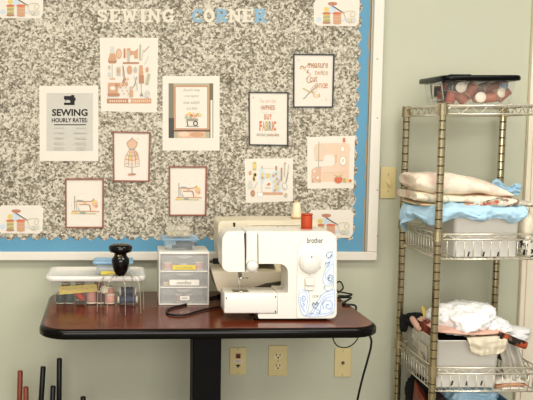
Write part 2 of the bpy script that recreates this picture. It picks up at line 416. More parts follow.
# hourly rates
r, y = sheet('price_poster', 'cream sheet with grey panel listing sewing hourly rates, left side of board', 'poster', [(39.2, 86), (98.4, 85.5), (98.4, 161), (39.8, 161)])
a = Art(y); a.rect(46.5, 93, 93, 151, panel_i); a.build('panel', r)
a = Art(y - .0004)
a.poly([(64, 96), (71, 96), (71.4, 95), (74, 95), (74.6, 97.5), (75.6, 98.3), (75.6, 100.5), (74.6, 100.8), (74.6, 105), (64, 105), (64, 102.6), (70.4, 102.6), (70, 100.5), (67.5, 99.8), (66.4, 99.8), (66.2, 101.6), (65.6, 101.6), (65.4, 99.8), (64, 99.4)][::-1], ink)
a.build('machine_icon', r)
a = Art(y - .0004); a.text('SEWING', 52, 109, 87.6, 116, ink, .03); a.text('HOURLY RATES:', 51.8, 118, 87.6, 122.4, ink, .025)
a.rect(54, 124.3, 86, 125.2, ink)
for i, v in enumerate((128, 133, 138, 143, 148)):
    for k in range(7): a.rect(54 + k * 1.45, v - .7, 55.1 + k * 1.45, v + .5, grey_i)
    for k in range((7, 9, 8, 8, 7)[i]): a.rect((76, 73.5, 75, 75, 76)[i] + k * 1.45, v - .7, (77, 74.6, 76.1, 76.1, 77.1)[i] + k * 1.45, v + .5, grey_i)
a.build('printed_text', r)

# sewing notions chart
r, y = sheet('notions_poster', 'cream poster covered with small terracotta sewing notions above a banner', 'poster', [(99.6, 37.6), (158.2, 37.8), (156.8, 112.6), (101, 111.2)])
a = Art(y); Z = lambda p, q: (95 + p / 4.545, 30 + q / 4.545)
def zl(pts, w, m, sm=0): a.line([Z(*p) for p in pts], w / 4.545, m, sm)
def zr(p0, q0, p1, q1, m): a.rect(*Z(p0, q0), *Z(p1, q1), m)
def ze(p, q, rp, rq, m, rot=0): c = Z(p, q); a.ell(*c, rp / 4.545, rq / 4.545, m, rot)
def zp(pts, m): a.poly([Z(*p) for p in pts], m)
zp([(58, 140), (100, 140), (95, 152), (63, 152)], brown_i); zp([(68, 105), (90, 105), (100, 140), (58, 140)], terra); zp([(70, 75), (86, 75), (90, 106), (68, 106)], lgrey); zl([(78, 152), (78, 222)], 4, grey_i); zl([(68, 222), (90, 222)], 6, terra)
ze(108, 108, 14, 24, terra); ze(108, 108, 10, 18, rose2); zr(130, 84, 138, 128, brown_i); zr(140, 84, 146, 128, rose)
zp([(146, 82), (160, 82), (163, 95), (180, 96), (195, 84), (195, 130), (180, 130), (176, 112), (160, 115), (158, 130), (146, 130)], terra); zp([(147, 95), (158, 95), (158, 146), (147, 146)], grey_i); zr(127, 146, 200, 154, brown_i)
zl([(206, 68), (204, 135)], 8, green_i); zl([(222, 100), (246, 74)], 3, brown_i); zl([(226, 156), (242, 122)], 3, grey_i); zl([(212, 138), (220, 90)], 3, grey_i)
ze(65, 170, 6, 10, grey_i); ze(65, 202, 8, 12, lgrey); zr(98, 168, 116, 208, grey_i); zr(98, 178, 112, 196, terra); zl([(127, 160), (127, 210)], 3, grey_i)
ze(157, 181, 12, 20, terra); ze(183, 181, 8, 14, grey_i); ze(237, 180, 7, 12, terra); zl([(245, 202), (236, 244)], 13, green_i)
zp([(202, 160), (216, 160), (220, 205), (200, 205)], terra); zp([(200, 206), (222, 206), (222, 242), (200, 242)], brown_i); zl([(211, 242), (211, 290)], 4, grey_i); zp([(203, 300), (220, 300), (212, 282)], dgrey)
zl([(128, 165), (133, 215), (124, 240)], 4, brown_i, 4); zl([(140, 218), (132, 240)], 4, brown_i); ze(127, 248, 6, 9, terra); ze(143, 245, 7, 11, terra)
zl([(178, 210), (190, 250), (192, 275)], 3, grey_i, 4); zl([(190, 212), (180, 250), (170, 262)], 3, dgrey, 4); ze(150, 222, 6, 6, rose2)
zp([(60, 240), (116, 240), (116, 258), (104, 258), (104, 288), (60, 288)], terra); ze(80, 264, 12, 9, cream_m); ze(98, 250, 6, 8, brown_i); zr(58, 288, 112, 300, brown_i)
zr(157, 272, 172, 304, terra); zr(159, 258, 170, 273, grey_i); ze(238, 290, 13, 17, lgrey); zl([(228, 296), (248, 284)], 3, grey_i)
for k in range(7): ze(118 + k * 7, 262 + (k % 3) * 14, 3, 4, (terra, grey_i)[k % 2])
a.build('illustration', r)
a = Art(y); a.rect(*Z(54, 311), *Z(256, 334), terra)
a.rect(*Z(54, 312), *Z(150, 333), brown_i); a.ell(*Z(157, 322), 1.4, 2.0, cream_m)
for k in range(8): a.rect(*Z(66 + k * 10, 318), *Z(72 + k * 10, 328), rose)
for k in range(9): a.rect(*Z(172 + k * 9, 318), *Z(177 + k * 9, 328), rose)
a.build('banner', r)

# one stitch at a time
r, y = sheet('quote_poster', 'cream poster picturing a wood framed quote about one stitch', 'poster', [(162.6, 76), (219.6, 76), (219.6, 150.6), (162.6, 150.6)])
a = Art(y); a.rect(168.6, 83.3, 213.2, 138, mat('ph_bg', 'b9b09a', .8)); a.rect(168.6, 83.3, 173.6, 118, mat('ph_dark', '8d8676', .8)); a.rect(168.6, 118, 174, 138, mat('ph_dk', '5b5a58', .8)); a.rect(209.5, 83.3, 213.2, 138, mat('ph_gr', '7f775f', .8)); a.rect(210.5, 100, 212.5, 138, cream_m)
a.poly([(177, 131), (205, 131), (206, 137.5), (178, 137.8)][::-1], rose2); a.ell(184, 134, 5, 2.6, rose); a.ell(197, 134.5, 7, 2.6, terra); a.rect(172, 129.5, 210, 131.5, mat('ph_br', '6d5a4a', .8)); a.build('photograph', r)
a = Art(y - .0014); a.rect(174, 85.4, 208.8, 130, terra); a.rect(174.8, 86.2, 208, 129.2, brown_i); a.rect(175.7, 87, 207.2, 128.4, cream_m)
for t, u0, v0, u1, v1 in (('Beautiful things', 183.5, 88.6, 200, 92), ('come together', 184.5, 94.6, 199, 97.8), ('one stitch', 183.5, 100.6, 199.5, 104), ('at a time', 186.5, 106.8, 196.8, 109.6)): a.text(t, u0, v0, u1, v1, dgrey, .0, .25)
a.build('quote_panel', r)
a = Art(y - .003); a.rect(186.5, 118.6, 198, 121, dgrey); a.line([(187, 121), (188, 126)], .8, ink); a.line([(186, 126.2), (199, 126.6)], .8, dgrey); a.ell(195.5, 123.5, 2.4, 2.6, ink); a.ell(195.5, 123.5, 1.5, 1.7, cream_m)
for u, v, m in ((187, 115, rose2), (189.5, 113.4, yel_i), (191.5, 115.5, red_i), (193.5, 113.6, rose), (195.6, 115.8, terra), (198, 114.2, green_i), (200, 115, yel_i), (190.5, 117.4, green_i), (194.6, 117.6, rose2), (186.4, 117.2, green_i)): a.ell(u, v, 1.6, 1.5, m)
a.build('flower_cart', r)

# little sewing machine drawing used on the two brown frames
def machine_sketch(r, y, u0, v0, w, h, name='drawing'):
    a = Art(y); X = lambda p, q: (u0 + p * w, v0 + q * h)
    def L(pts, m, wd=.75, sm=0): a.line([X(*p) for p in pts], wd, m, sm)
    a.poly([X(*p) for p in ((.14, .28), (.70, .30), (.82, .18), (.96, .2), (.98, .6), (.84, .78), (.72, .78), (.66, .48), (.3, .46), (.26, .62), (.15, .62))][::-1], mat('wash', 'ecd3bd', .8))
    a.ell(*X(.86, .42), .11 * w, .16 * h, rose2); a.ell(*X(.84, .3), .06 * w, .09 * h, yel_i); a.ell(*X(.9, .54), .06 * w, .08 * h, terra); a.ell(*X(.5, .36), .07 * w, .07 * h, rose2)
    L([(.13, .0), (.13, .72)], dgrey); L([(.13, .28), (.7, .28), (.82, .14)], brown_i, .8, 4); L([(.3, .46), (.62, .46), (.68, .58), (.7, .8)], brown_i, .8, 4); L([(.05, .8), (1.0, .82)], terra, 1.2); L([(.0, .92), (.9, .94)], oliv, .9); L([(.2, .36), (.2, .8)], grey_i, .8)
    L([(.26, .62), (.3, .78)], teal_i, .8); L([(.22, .22), (.42, .24)], teal_i, .8); a.ell(*X(.12, .9), .1 * w, .05 * h, yel_i); a.ell(*X(.42, .88), .1 * w, .05 * h, teal_i)
    for p, q in ((.4, -.12), (.55, .05), (.3, 1.1), (.8, -.05), (.62, 1.12), (.95, 1.02), (.02, .5)): a.ell(*X(p, q), .35, .35, terra, n=6)
    return a.build(name, r)
Q = [(65, 178.4), (103.8, 178.4), (103.6, 228.2), (65.2, 228.2)]
r, y = sheet('framed_print', 'brown framed watercolour sewing machine print, lower left on the board', 'picture', Q, 'brown framed watercolour prints'); frame(r, Q, .0052, brownfr); machine_sketch(r, y, 71, 196, 28, 19)
Q = [(168.8, 166.2), (207.2, 166.2), (206.4, 216), (168.8, 216)]
r, y = sheet('framed_print', 'brown framed watercolour sewing machine print directly below the one stitch poster', 'picture', Q, 'brown framed watercolour prints'); frame(r, Q, .0052, brownfr); machine_sketch(r, y, 175.5, 183, 26, 18)
Q = [(112.6, 131.2), (150.6, 132), (149.6, 182), (113, 181.6)]
r, y = sheet('framed_print', 'brown framed watercolour dress form print with wire cage skirt', 'picture', Q, 'brown framed watercolour prints'); frame(r, Q, .0052, brownfr)
a = Art(y)
a.poly([(131, 139.5), (133, 139.5), (137.5, 143), (134.5, 149), (129.5, 149), (126.8, 143)][::-1], rose2); a.poly([(129.5, 149), (134.5, 149), (139.5, 160), (138, 163), (126, 163), (124.6, 160)][::-1], mat('wash', 'ecd3bd', .8)); a.ell(136, 155, 2.5, 4, rose2); a.ell(130.5, 157, 2, 3, yel_i)
for s in (-1, -.5, 0, .5, 1): a.line([(132 + 2 * s, 149), (132 + 6.5 * s, 157), (132 + 7.3 * s, 166)], .5, brown_i, 4)
for k, v in enumerate((151.5, 155, 159, 163, 166)): w = (3.6, 5.4, 6.8, 7.4, 7.2)[k]; a.line([(132 - w, v), (132, v + 1.2), (132 + w, v)], .5, (terra, teal_i, brown_i, grey_i, terra)[k], 4)
a.line([(131.2, 139), (127, 143), (129.5, 149)], .5, brown_i, 3); a.line([(133, 139), (137.4, 143), (134.5, 149)], .5, brown_i, 3); a.line([(129.6, 149), (134.6, 149)], .9, teal_i); a.line([(132, 137.6), (132, 139.5)], .9, brown_i); a.line([(132, 166), (132, 173)], .7, dgrey); a.ell(132, 174.3, 4.2, 1.0, brown_i); a.ell(130, 175, 2, .7, terra); a.ell(137.6, 139, .5, .5, rose2)
a.build('drawing', r)

# happiness / fabric
Q = [(248.6, 91.6), (288.8, 92), (288.4, 146), (249, 145.4)]
r, y = sheet('framed_quote', 'black framed print with rust lettering BUY FABRIC', 'picture', Q, 'black framed lettering prints'); frame(r, Q, .0045, blackfr)
a = Art(y)
a.text("You can't buy", 259.6, 98.6, 276.2, 104.2, terra, 0, .2); a.text('HAPPINESS', 260.8, 105.2, 275, 110, brown_i, .03); a.text('but you can', 261, 111.2, 274.6, 113, grey_i)
x0 = 264
for ch, m in zip('BUY', (terra, brown_i, red_i)): a.text(ch, x0, 114, x0 + 2.5, 119.8, m, .04); x0 += 2.7
x0 = 259.4
for ch, m, w in zip('FABRIC', (red_i, terra, oliv, dgrey, terra, red_i), (2.6, 3, 2.9, 2.9, 1.2, 2.8)): a.text(ch, x0, 121.2, x0 + w, 130.8, m, .04); x0 += w + .25
a.text("And that's pretty close", 256.2, 132.4, 279, 137.4, dgrey, 0, .2); a.line([(268, 135), (279, 135.2)], .5, terra); a.ell(253.2, 97.6, .6, .6, red_i); a.rect(281, 138, 283, 138.5, bluei)
a.build('lettering', r)

# measure twice
Q = [(293.4, 53.6), (334.8, 54), (333.4, 107.6), (293.2, 107.6)]
r, y = sheet('framed_quote', 'black framed print reading measure twice cut once with scissors', 'picture', Q, 'black framed lettering prints'); frame(r, Q, .0045, blackfr)
a = Art(y)
a.line([(300, 67.6), (302, 66), (305, 67.6), (309, 64.6), (316, 66.5)], 1.0, rose2, 4); a.line([(309, 69.4), (307.2, 72), (310.5, 74.5), (307, 78.5), (308, 82.5), (313, 81.5), (315, 80)], 1.1, rose2, 4); a.line([(316, 84), (311, 90), (314, 94.6), (319.5, 96.5), (319, 93.4)], 1.1, rose2, 4); a.line([(299.6, 69), (303, 68.4), (306, 70)], .8, yel_i, 4)
a.text('measure', 307.8, 63, 328, 68, brown_i, .01); a.text('twice', 314.6, 69.6, 328, 75.2, terra, .01); a.text('cut', 309.8, 76.2, 317.4, 81.8, brown_i, .01); a.text('once', 315, 83, 328, 88.4, terra, .01)
a.line([(317, 65.5), (319, 68)], .6, yel_i); a.line([(322, 71), (324, 75)], .6, teal_i); a.line([(325, 84), (325, 88)], .6, red_i)
a.line([(303.4, 99), (313, 89.6), (318, 84.8)], .8, dgrey); a.line([(303, 88.2), (309, 91.4), (313.5, 92)], 1, oliv); a.line([(304, 98.6), (309.5, 92.6)], .9, dgrey); a.ell(316.6, 96, 3.2, 1.5, rose2, -10); a.ell(316.6, 96, 2.1, .8, cream_m, -10); a.ell(315, 90.6, 1.7, 2.6, rose2, -40); a.ell(315, 90.6, 1, 1.8, cream_m, -40); a.ell(318.4, 95.6, 1.2, .7, yel_i)
a.ell(299, 60, .5, .5, teal_i); a.line([(325.6, 98.6), (326.6, 100.4)], .5, terra)
a.build('lettering', r)

# floral machine sheet
r, y = sheet('notions_print', 'small cream sheet with pale blue floral sewing machine surrounded by notions', 'poster', [(244.6, 158.8), (293, 158.2), (292.8, 201.2), (246, 203)])
a = Art(y); Z = lambda p, q: (240 + p / 6.667, 150 + q / 6.667); sc = 6.667
def zl(pts, w, m, sm=0): a.line([Z(*p) for p in pts], w / sc, m, sm)
def zr(p0, q0, p1, q1, m): a.rect(*Z(p0, q0), *Z(p1, q1), m)
def ze(p, q, rp, rq, m, rot=0): a.ell(*Z(p, q), rp / sc, rq / sc, m, rot)
def zp(pts, m): a.poly([Z(*p) for p in pts][::-1], m)
zp([(132, 128), (150, 122), (170, 152), (208, 156), (240, 134), (264, 136), (274, 282), (212, 282), (216, 260), (210, 210), (190, 192), (164, 200), (150, 236), (136, 222), (126, 180)], bluei)
zp([(138, 200), (150, 204), (150, 282), (140, 282)], lgrey); zr(150, 282, 286, 300, terra); zp([(114, 284), (152, 284), (152, 312), (122, 312)], white_i); zl([(114, 284), (152, 284), (150, 312), (122, 312), (114, 284)], 3, grey_i)
zr(174, 158, 200, 188, yel_i); zr(236, 106, 248, 136, brown_i); zr(140, 106, 152, 124, grey_i); zl([(146, 122), (240, 122)], 2, grey_i)
for p, q, m in ((150, 160, yel_i), (150, 186, terra), (222, 172, terra), (240, 160, oliv), (246, 192, terra), (232, 210, yel_i), (252, 226, terra), (238, 240, yel_i), (232, 268, terra), (252, 258, yel_i), (262, 206, grey_i)): ze(p, q, 9, 10, m)
ze(193, 228, 9, 9, red_i); zl([(174, 236), (184, 226)], 3, dgrey); zl([(168, 252), (206, 254)], 3, dgrey)
zr(86, 80, 108, 134, oliv); zr(88, 92, 106, 122, yel_i); ze(68, 153, 10, 15, terra); zl([(92, 158), (104, 164), (92, 180), (96, 204)], 12, yel_i, 4)
ze(68, 236, 18, 22, lgrey); zl([(58, 200), (68, 220), (80, 202)], 3, grey_i); ze(86, 288, 14, 22, brown_i); ze(86, 288, 5, 8, terra); zl([(96, 256), (116, 214)], 5, grey_i)
zl([(299, 90), (297, 178)], 7, grey_i); zl([(277, 120), (277, 204)], 9, brown_i); zl([(326, 96), (312, 200), (292, 236)], 5, grey_i, 4); zl([(322, 150), (306, 216)], 5, dgrey, 4); ze(298, 240, 16, 25, grey_i, 20); ze(298, 240, 11, 19, cream_m, 20); ze(306, 300, 11, 14, grey_i); ze(306, 300, 6, 8, terra); ze(300, 88, 5, 6, red_i)
a.build('illustration', r)

# pink machine sheet
r, y = sheet('machine_print', 'white sheet with large pink sewing machine and red pincushion', 'poster', [(307.2, 137), (355, 135.6), (353.6, 188.2), (307.4, 188.8)])
a = Art(y); sc = 6.667; Z = lambda p, q: (303 + p / sc, 132 + q / sc)
zp([(70, 110), (82, 84), (110, 76), (280, 72), (308, 80), (318, 110), (310, 142), (306, 332), (140, 332), (60, 338), (52, 310), (58, 250), (84, 234), (122, 230), (140, 228), (196, 226), (212, 210), (212, 170), (196, 150), (152, 152), (140, 168), (134, 196), (78, 194)], rose)
zp([(120, 232), (200, 228), (226, 200), (228, 150), (212, 152), (212, 212), (196, 228)], rose2); zp([(124, 234), (216, 234), (220, 266), (124, 268)], mat('pk', 'e6cdb8', .8)); zp([(56, 256), (84, 236), (122, 236), (120, 334), (60, 338)], rose2)
zl([(106, 64), (104, 232)], 4, dgrey); zl([(88, 236), (122, 236)], 6, grey_i); zr(90, 188, 134, 194, grey_i); ze(134, 118, 8, 10, grey_i); ze(134, 118, 5, 6, cream_m); zl([(104, 96), (134, 96)], 2, grey_i)
ze(264, 114, 15, 20, rose2); ze(264, 114, 11, 15, white_i); ze(266, 192, 22, 32, grey_i); ze(266, 192, 18, 27, white_i); ze(266, 190, 10, 14, mat('pk', 'e6cdb8', .8)); zl([(140, 272), (142, 330)], 2, rose2); zl([(140, 270), (298, 268)], 2, rose2)
zr(266, 40, 282, 68, red_i); zr(268, 46, 280, 62, brown_i)
ze(236, 318, 27, 25, red_i); ze(236, 296, 16, 7, green_i); zl([(228, 304), (226, 340)], 3, brown_i); zl([(246, 304), (248, 340)], 3, brown_i); ze(236, 290, 8, 5, yel_i)
zr(268, 308, 284, 336, oliv); zr(288, 312, 304, 336, yel_i); zr(308, 316, 324, 334, red_i); zl([(208, 284), (220, 292)], 3, brown_i); zl([(262, 284), (250, 292)], 3, brown_i)
for p, q, m in ((70, 300, bluei), (98, 304, white_i), (76, 262, white_i), (112, 328, terra), (66, 326, terra)): ze(p, q, 6, 7, m)
a.build('illustration', r)

# spool cards: one design, four cards
def spool_card(du, dv, label, extra=0):
    """design measured on the upper right card"""
    U = lambda p, q: (300 + p / 6.66 + du, q / 6.66 + dv)
    q = [(92, 20), (118, -14), (378, -14), (398, 8), (392, 150), (372, 174), (118, 172), (92, 150)]
    y1 = YS - .0009; cs = [P(*U(*p), y1) for p in q]
    r = thing('spool_card', label, 'card', (sum(c.x for c in cs) / 8, YS, min(c.z for c in cs)), 'cut-corner thread spool cards at the board corners')
    mb = MB(); mb.prism([(c.x, c.z) for c in cs], y1, YS, cream_m); mb.build('card', r)
    a = Art(y1)
    def L(pts, w, m, sm=0): a.line([U(*p) for p in pts], w / 6.66, m, sm)
    def E_(p, q, rp, rq, m): a.ell(*U(p, q), rp / 6.66, rq / 6.66, m)
    def Rr(p0, q0, p1, q1, m): a.rect(*U(p0, q0), *U(p1, q1), m)
    def G(pts, m): a.poly([U(*p) for p in pts][::-1], m)
    E_(126, 130, 20, 17, bluei); E_(286, 134, 14, 10, bluei)
    E_(176, 62, 17, 17, yel_i); G([(194, 36), (232, 36), (246, 86), (190, 88)], bluei)
    E_(217, 26, 31, 11, red_i); E_(217, 22, 31, 9, brown_i)
    Rr(155, 92, 200, 150, oliv); 
    for k in range(4): L([(156, 102 + k * 13), (199, 98 + k * 13)], 4, (yel_i, dgrey)[k % 2])
    E_(177, 88, 28, 8, red_i); E_(177, 152, 29, 7, brown_i); E_(177, 86, 20, 4, brown_i)
    Rr(222, 92, 274, 152, terra); E_(248, 154, 28, 7, terra); E_(247, 88, 31, 8, red_i); L([(224, 110), (272, 108)], 3, rose2); L([(224, 130), (272, 128)], 3, rose2)
    L([(214, 38), (284, 82)], 5, ink); L([(276, 74), (294, 88)], 7, dgrey)
    L([(288, 84), (320, 74), (356, 74), (368, 92), (356, 112), (340, 110), (338, 92), (350, 80)], 2.5, oliv, 6); L([(290, 86), (300, 110), (310, 140), (334, 152), (346, 140), (330, 124), (314, 128)], 2.5, oliv, 6)
    Rr(344, 120, 370, 150, lgrey); E_(326, 136, 12, 10, bluei); E_(334, 134, 5, 8, yel_i)
    return a.build('illustration', r)
spool_card(0, 0, 'cut-corner thread spool card in the upper right board corner')
spool_card(-316.2, -7.6, 'cut-corner thread spool card in the upper left board corner, cut by the frame edge')
spool_card(-316.4, 207.4, 'cut-corner thread spool card in the lower left board corner above the plastic bin')
spool_card(-6.2, 211.8, 'cut-corner thread spool card in the lower right corner behind the sewing machine')

# ------------------------------------------------------------------ wall plates
def plate(u0, v0, u1, v1, kind, label, cat, name):
    a = P(u0, v1, -.006); b = P(u1, v0, -.006); cx = (a.x + b.x) / 2; cz = (a.z + b.z) / 2; w, h = .07, .114
    w = (b.x - a.x); h = (b.z - a.z)
    r = thing(name, label, cat, (cx, 0, cz - h / 2))
    mb = MB(); mb.box(cx - w / 2, cx + w / 2, -.006, 0, cz - h / 2, cz + h / 2, ivory, .002)
    mb.build('cover_plate', r)
    def scr(zs):
        for dz in zs:
            mb = MB(); mb.lathe([(0, 0), (.0032, 0), (.0028, .0012), (0, .0014)], (cx, -.006, cz + dz), ivory2, 'y', 10); mb.box(cx - .0006, cx + .0006, -.0078, -.007, cz + dz - .0025, cz + dz + .0025, darkslot); mb.build('screw', r)
    if kind == 'duplex':
        scr((0,))
        for s in (1, -1):
            mb = MB(); z = cz + s * .0195
            pts = [(cx + .0165 * math.cos(t), z + max(-.0125, min(.0125, .0165 * math.sin(t)))) for t in [2 * PI * i / 28 for i in range(28)]]
            mb.prism(pts, -.0085, -.006, ivory2); o = mb.build('socket', r)
            mb = MB(); mb.box(cx - .008, cx - .0052, -.009, -.008, z - .001, z + .008, darkslot); mb.box(cx + .0052, cx + .008, -.009, -.008, z - .001, z + .007, darkslot); mb.lathe([(0, 0), (.003, 0), (.003, .0006), (0, .0006)], (cx, -.0085, z - .007), darkslot, 'y', 10); mb.build('slot', o)
    elif kind == 'data':
        scr((.045, -.045))
        mb = MB(); mb.box(cx - .0085, cx + .0085, -.009, -.006, cz + .011, cz + .029, mat('jack_orange', '9a4a22', .5), .001); o = plabel(mb.build('jack', r), 'orange data jack')
        mb = MB(); mb.box(cx - .005, cx + .005, -.0095, -.009, cz + .014, cz + .024, darkslot); mb.build('jack_opening', o)
        mb = MB(); mb.box(cx - .016, cx + .016, -.0068, -.006, cz - .0035, cz + .006, mat('label_white', 'e4ddd0', .7)); mb.box(cx - .012, cx + .012, -.0071, -.0068, cz + .000, cz + .0025, greyln); plabel(mb.build('label_strip', r), 'small white label strip')
        mb = MB(); mb.prism([(cx - .007, cz - .012), (cx + .007, cz - .012), (cx + .007, cz - .018), (cx + .003, cz - .018), (cx + .003, cz - .023), (cx - .003, cz - .023), (cx - .003, cz - .018), (cx - .007, cz - .018)], -.0066, -.006, darkslot); mb.build('phone_jack', r)
    elif kind == 'coax':
        scr((.045, -.045))
        mb = MB(); mb.lathe([(0, 0), (.0055, 0), (.0055, .003), (.004, .003), (.004, .010), (.0015, .010), (0, .009)], (cx, -.006, cz), dsteel, 'y', 12); plabel(mb.build('coax_connector', r), 'threaded metal coaxial connector')
    else:
        scr((.03, -.03))
        mb = MB(); mb.box(cx - .005, cx + .005, -.0075, -.006, cz - .012, cz + .012, ivory2, .0005); mb.box(cx - .004, cx + .004, -.02, -.006, cz - .008, cz + .003, ivory2, .001, M=None); mb.build('toggle', r)
plate(229.6, 347.6, 246.6, 375, 'data', 'ivory wall plate with orange data jack and white label strip', 'wall plate', 'data_wall_plate')
plate(268.2, 345.6, 287.8, 376, 'duplex', 'ivory duplex electrical outlet on the wall under the table', 'outlet', 'electrical_outlet')
plate(334.2, 348.2, 351.6, 377, 'coax', 'ivory wall plate with single coaxial connector under right table end', 'wall plate', 'coax_wall_plate')
plate(380, 167, 396.4, 198.4, 'switch', 'ivory light switch between bulletin board and wire rack', 'light switch', 'light_switch')

# ------------------------------------------------------------------ table
ZT = .7407
TC = Vector((.226, -.347, 0)); TW, TD = 1.0, .60; ROT = R(1.6)
table = thing('pedestal_table', 'small mahogany topped pedestal table with black rounded edge under the board', 'table', (TC.x, TC.y, 0))
def trr(g, r): return [(TC.x + x, TC.y + y) for x, y in rr(-TW / 2 + g, -TD / 2 + g, TW / 2 - g, TD / 2 - g, r, 10)]
mb = MB()
prof = [(.004, -.029), (.0, -.025), (-.0, -.010), (.002, -.005), (.007, -.001), (.013, .0)]
rings = [[(x, y, ZT + dz) for x, y in trr(.03, .06)] for dz in (-.029,)]
for g, dz in prof: rings.append([(x, y, ZT + dz) for x, y in trr(g, .085)])
mb.rings(rings, black_rub, True, True); plabel(mb.build('edge_band', table), 'glossy black bumper edge')
mb = MB(); mb.prism(trr(.011, .078), ZT - .004, ZT + .0004, wood, axis='z'); plabel(mb.build('tabletop', table), 'reddish brown wood grain top')
cx0 = P(192.5, 360, -.38).x; cx1 = P(221, 360, -.38).x; cc = (cx0 + cx1) / 2; hw = (cx1 - cx0) / 2
mb = MB(); mb.box(cc - hw, cc + hw, -.38, -.38 + 2 * hw, .06, ZT - .05, black_met, .003); mb.box(cc - .2, cc + .2, -.45, -.22, ZT - .05, ZT - .0285, black_met, .003); mb.build('pedestal', table)
mb = MB(); mb.box(cc - .04, cc + .04, -.62, -.06, .012, .06, black_met, .012); mb.box(cc - .3, cc + .3, -.37, -.3, .012, .06, black_met, .012)
for x, y in ((cc, -.59), (cc, -.09), (cc - .27, -.335), (cc + .27, -.335)): mb.lathe([(0, 0), (.016, 0), (.016, .013), (0, .013)], (x, y, 0), black_rub, 'z', 12)
mb.build('base', table)
table.rotation_euler.z = ROT
ZS = ZT + .0006
# ------------------------------------------------------------------ thread spools
THREADS = {}
def thread_m(h): return mat('thread_' + h, h, .6, var=.16, scale=160)
core_m = mat('spool_core', 'efe3cb', .5, var=.03); core_b = mat('spool_core_tan', 'c9a87c', .5)
def spool(loc, r, h, col, label, group, M=None, core=None, cat='thread spool', cone=False):
    """stands at loc (base) unless M turns it"""
    o = thing('thread_spool', label, cat, loc, group); L = Vector(loc); core = core or core_m
    mb = MB()
    if cone: mb.lathe([(r * .9, h * .06), (r * .98, h * .1), (r * .62, h * .86), (r * .5, h * .9)], L, thread_m(col), n=20)
    else: mb.lathe([(r * .55, h * .1), (r * .94, h * .1), (r, h * .2), (r, h * .8), (r * .94, h * .9), (r * .55, h * .9)], L, thread_m(col), n=18)
    mb.build('thread', o)
    mb = MB()
    if cone: mb.lathe([(0, 0), (r, 0), (r, h * .06), (r * .45, h * .08), (r * .3, h), (0, h)], L, core, n=20)
    else: mb.lathe([(r * .3, 0), (r * 1.02, 0), (r * 1.05, h * .03), (r * 1.02, h * .09), (r * .5, h * .1), (r * .5, h * .9), (r * 1.02, h * .91), (r * 1.05, h * .97), (r * 1.02, h), (r * .3, h)], L, core, n=18)
    mb.build('spool_core', o)
    if M is not None: o.rotation_euler = M
    return o

# ------------------------------------------------------------------ front sewing machine
YF = PZ(300, 321, ZT).y; MD = .125
K = lambda u, v: (lambda p: (p.x, p.z))(P(u, v, YF))
def kr(u0, v0, u1, v1, r=.004):
    a = K(u0, v1); b = K(u1, v0); return rr(a[0], a[1], b[0], b[1], r)
px = (K(301, 300)[0] - K(300, 300)[0])
fm = thing('sewing_machine', 'white sewing machine with blue paisley decoration, nearest on the table', 'sewing machine', (K(290, 300)[0], YF + MD / 2, ZS))
def outline(pts, rad):
    """round each corner by its own radius (photo units)"""
    out = []; n = len(pts)
    for i in range(n):
        p = Vector(pts[i]); a = (Vector(pts[i - 1]) - p); b = (Vector(pts[(i + 1) % n]) - p); r = min(rad[i], a.length * .48, b.length * .48)
        if r <= .01: out.append(tuple(p)); continue
        s, e = p + a.normalized() * r, p + b.normalized() * r
        for k in range(6): t = k / 5; out.append(tuple((1 - t) ** 2 * s + 2 * t * (1 - t) * p + t * t * e))
    return out
pts = outline([(258, 318.8), (337, 318.8), (337, 231.5), (246, 231.5), (246, 264), (288, 264), (288, 293), (277.6, 293), (277.6, 313.6), (258, 313.6)], [2, 7, 11, .0, .0, 10, 2, 1, .5, 1])
mb = MB(); mb.prism([K(*p) for p in pts], YF, YF + MD, white_pl, .008, 4); mb.build('body', fm)
mb = MB(); pts = outline([(224, 270.6), (257.5, 272), (259, 229), (228, 229), (222, 236)], [5, 3, 1, 9, 10]); pts = outline([(222, 268), (227, 272), (244.6, 272), (244.6, 231), (226, 231.4), (222, 238)], [3, 4, .5, .5, 6, 8])
mb.prism([K(*p) for p in pts], YF - .004, YF + MD - .01, white_pl, .009, 4); plabel(mb.build('face_cover', fm), 'rounded white cover at the needle end')
mb = MB(); mb.prism(kr(246.2, 231.2, 257.6, 272.4, .003), YF - .002, YF + MD - .012, white_pl, .006, 3); mb.build('thread_guide_panel', fm)
mb = MB(); mb.prism([K(*p) for p in [(245.8, 232.5), (245.8, 258), (244.8, 258), (243.8, 233.5)]], YF - .0046, YF - .002, darkslot); mb.prism([K(*p) for p in [(257.2, 233.5), (258.2, 233.5), (258.6, 268), (257.6, 268)]], YF - .0024, YF, greyln)
plabel(mb.build('thread_slot', fm), 'dark thread slots')
mb = MB(); mb.lathe([(0, 0), (.0165, 0), (.0165, .006), (.0145, .009), (0, .009)], (K(252, 266)[0], YF - .002, K(252, 266)[1]), white_pl, 'y', 28); mb.lathe([(.0168, 0), (.0176, 0), (.0176, .003), (.0168, .003)], (K(252, 266)[0], YF - .002, K(252, 266)[1]), greyln, 'y', 28); mb.build('tension_knob', fm)
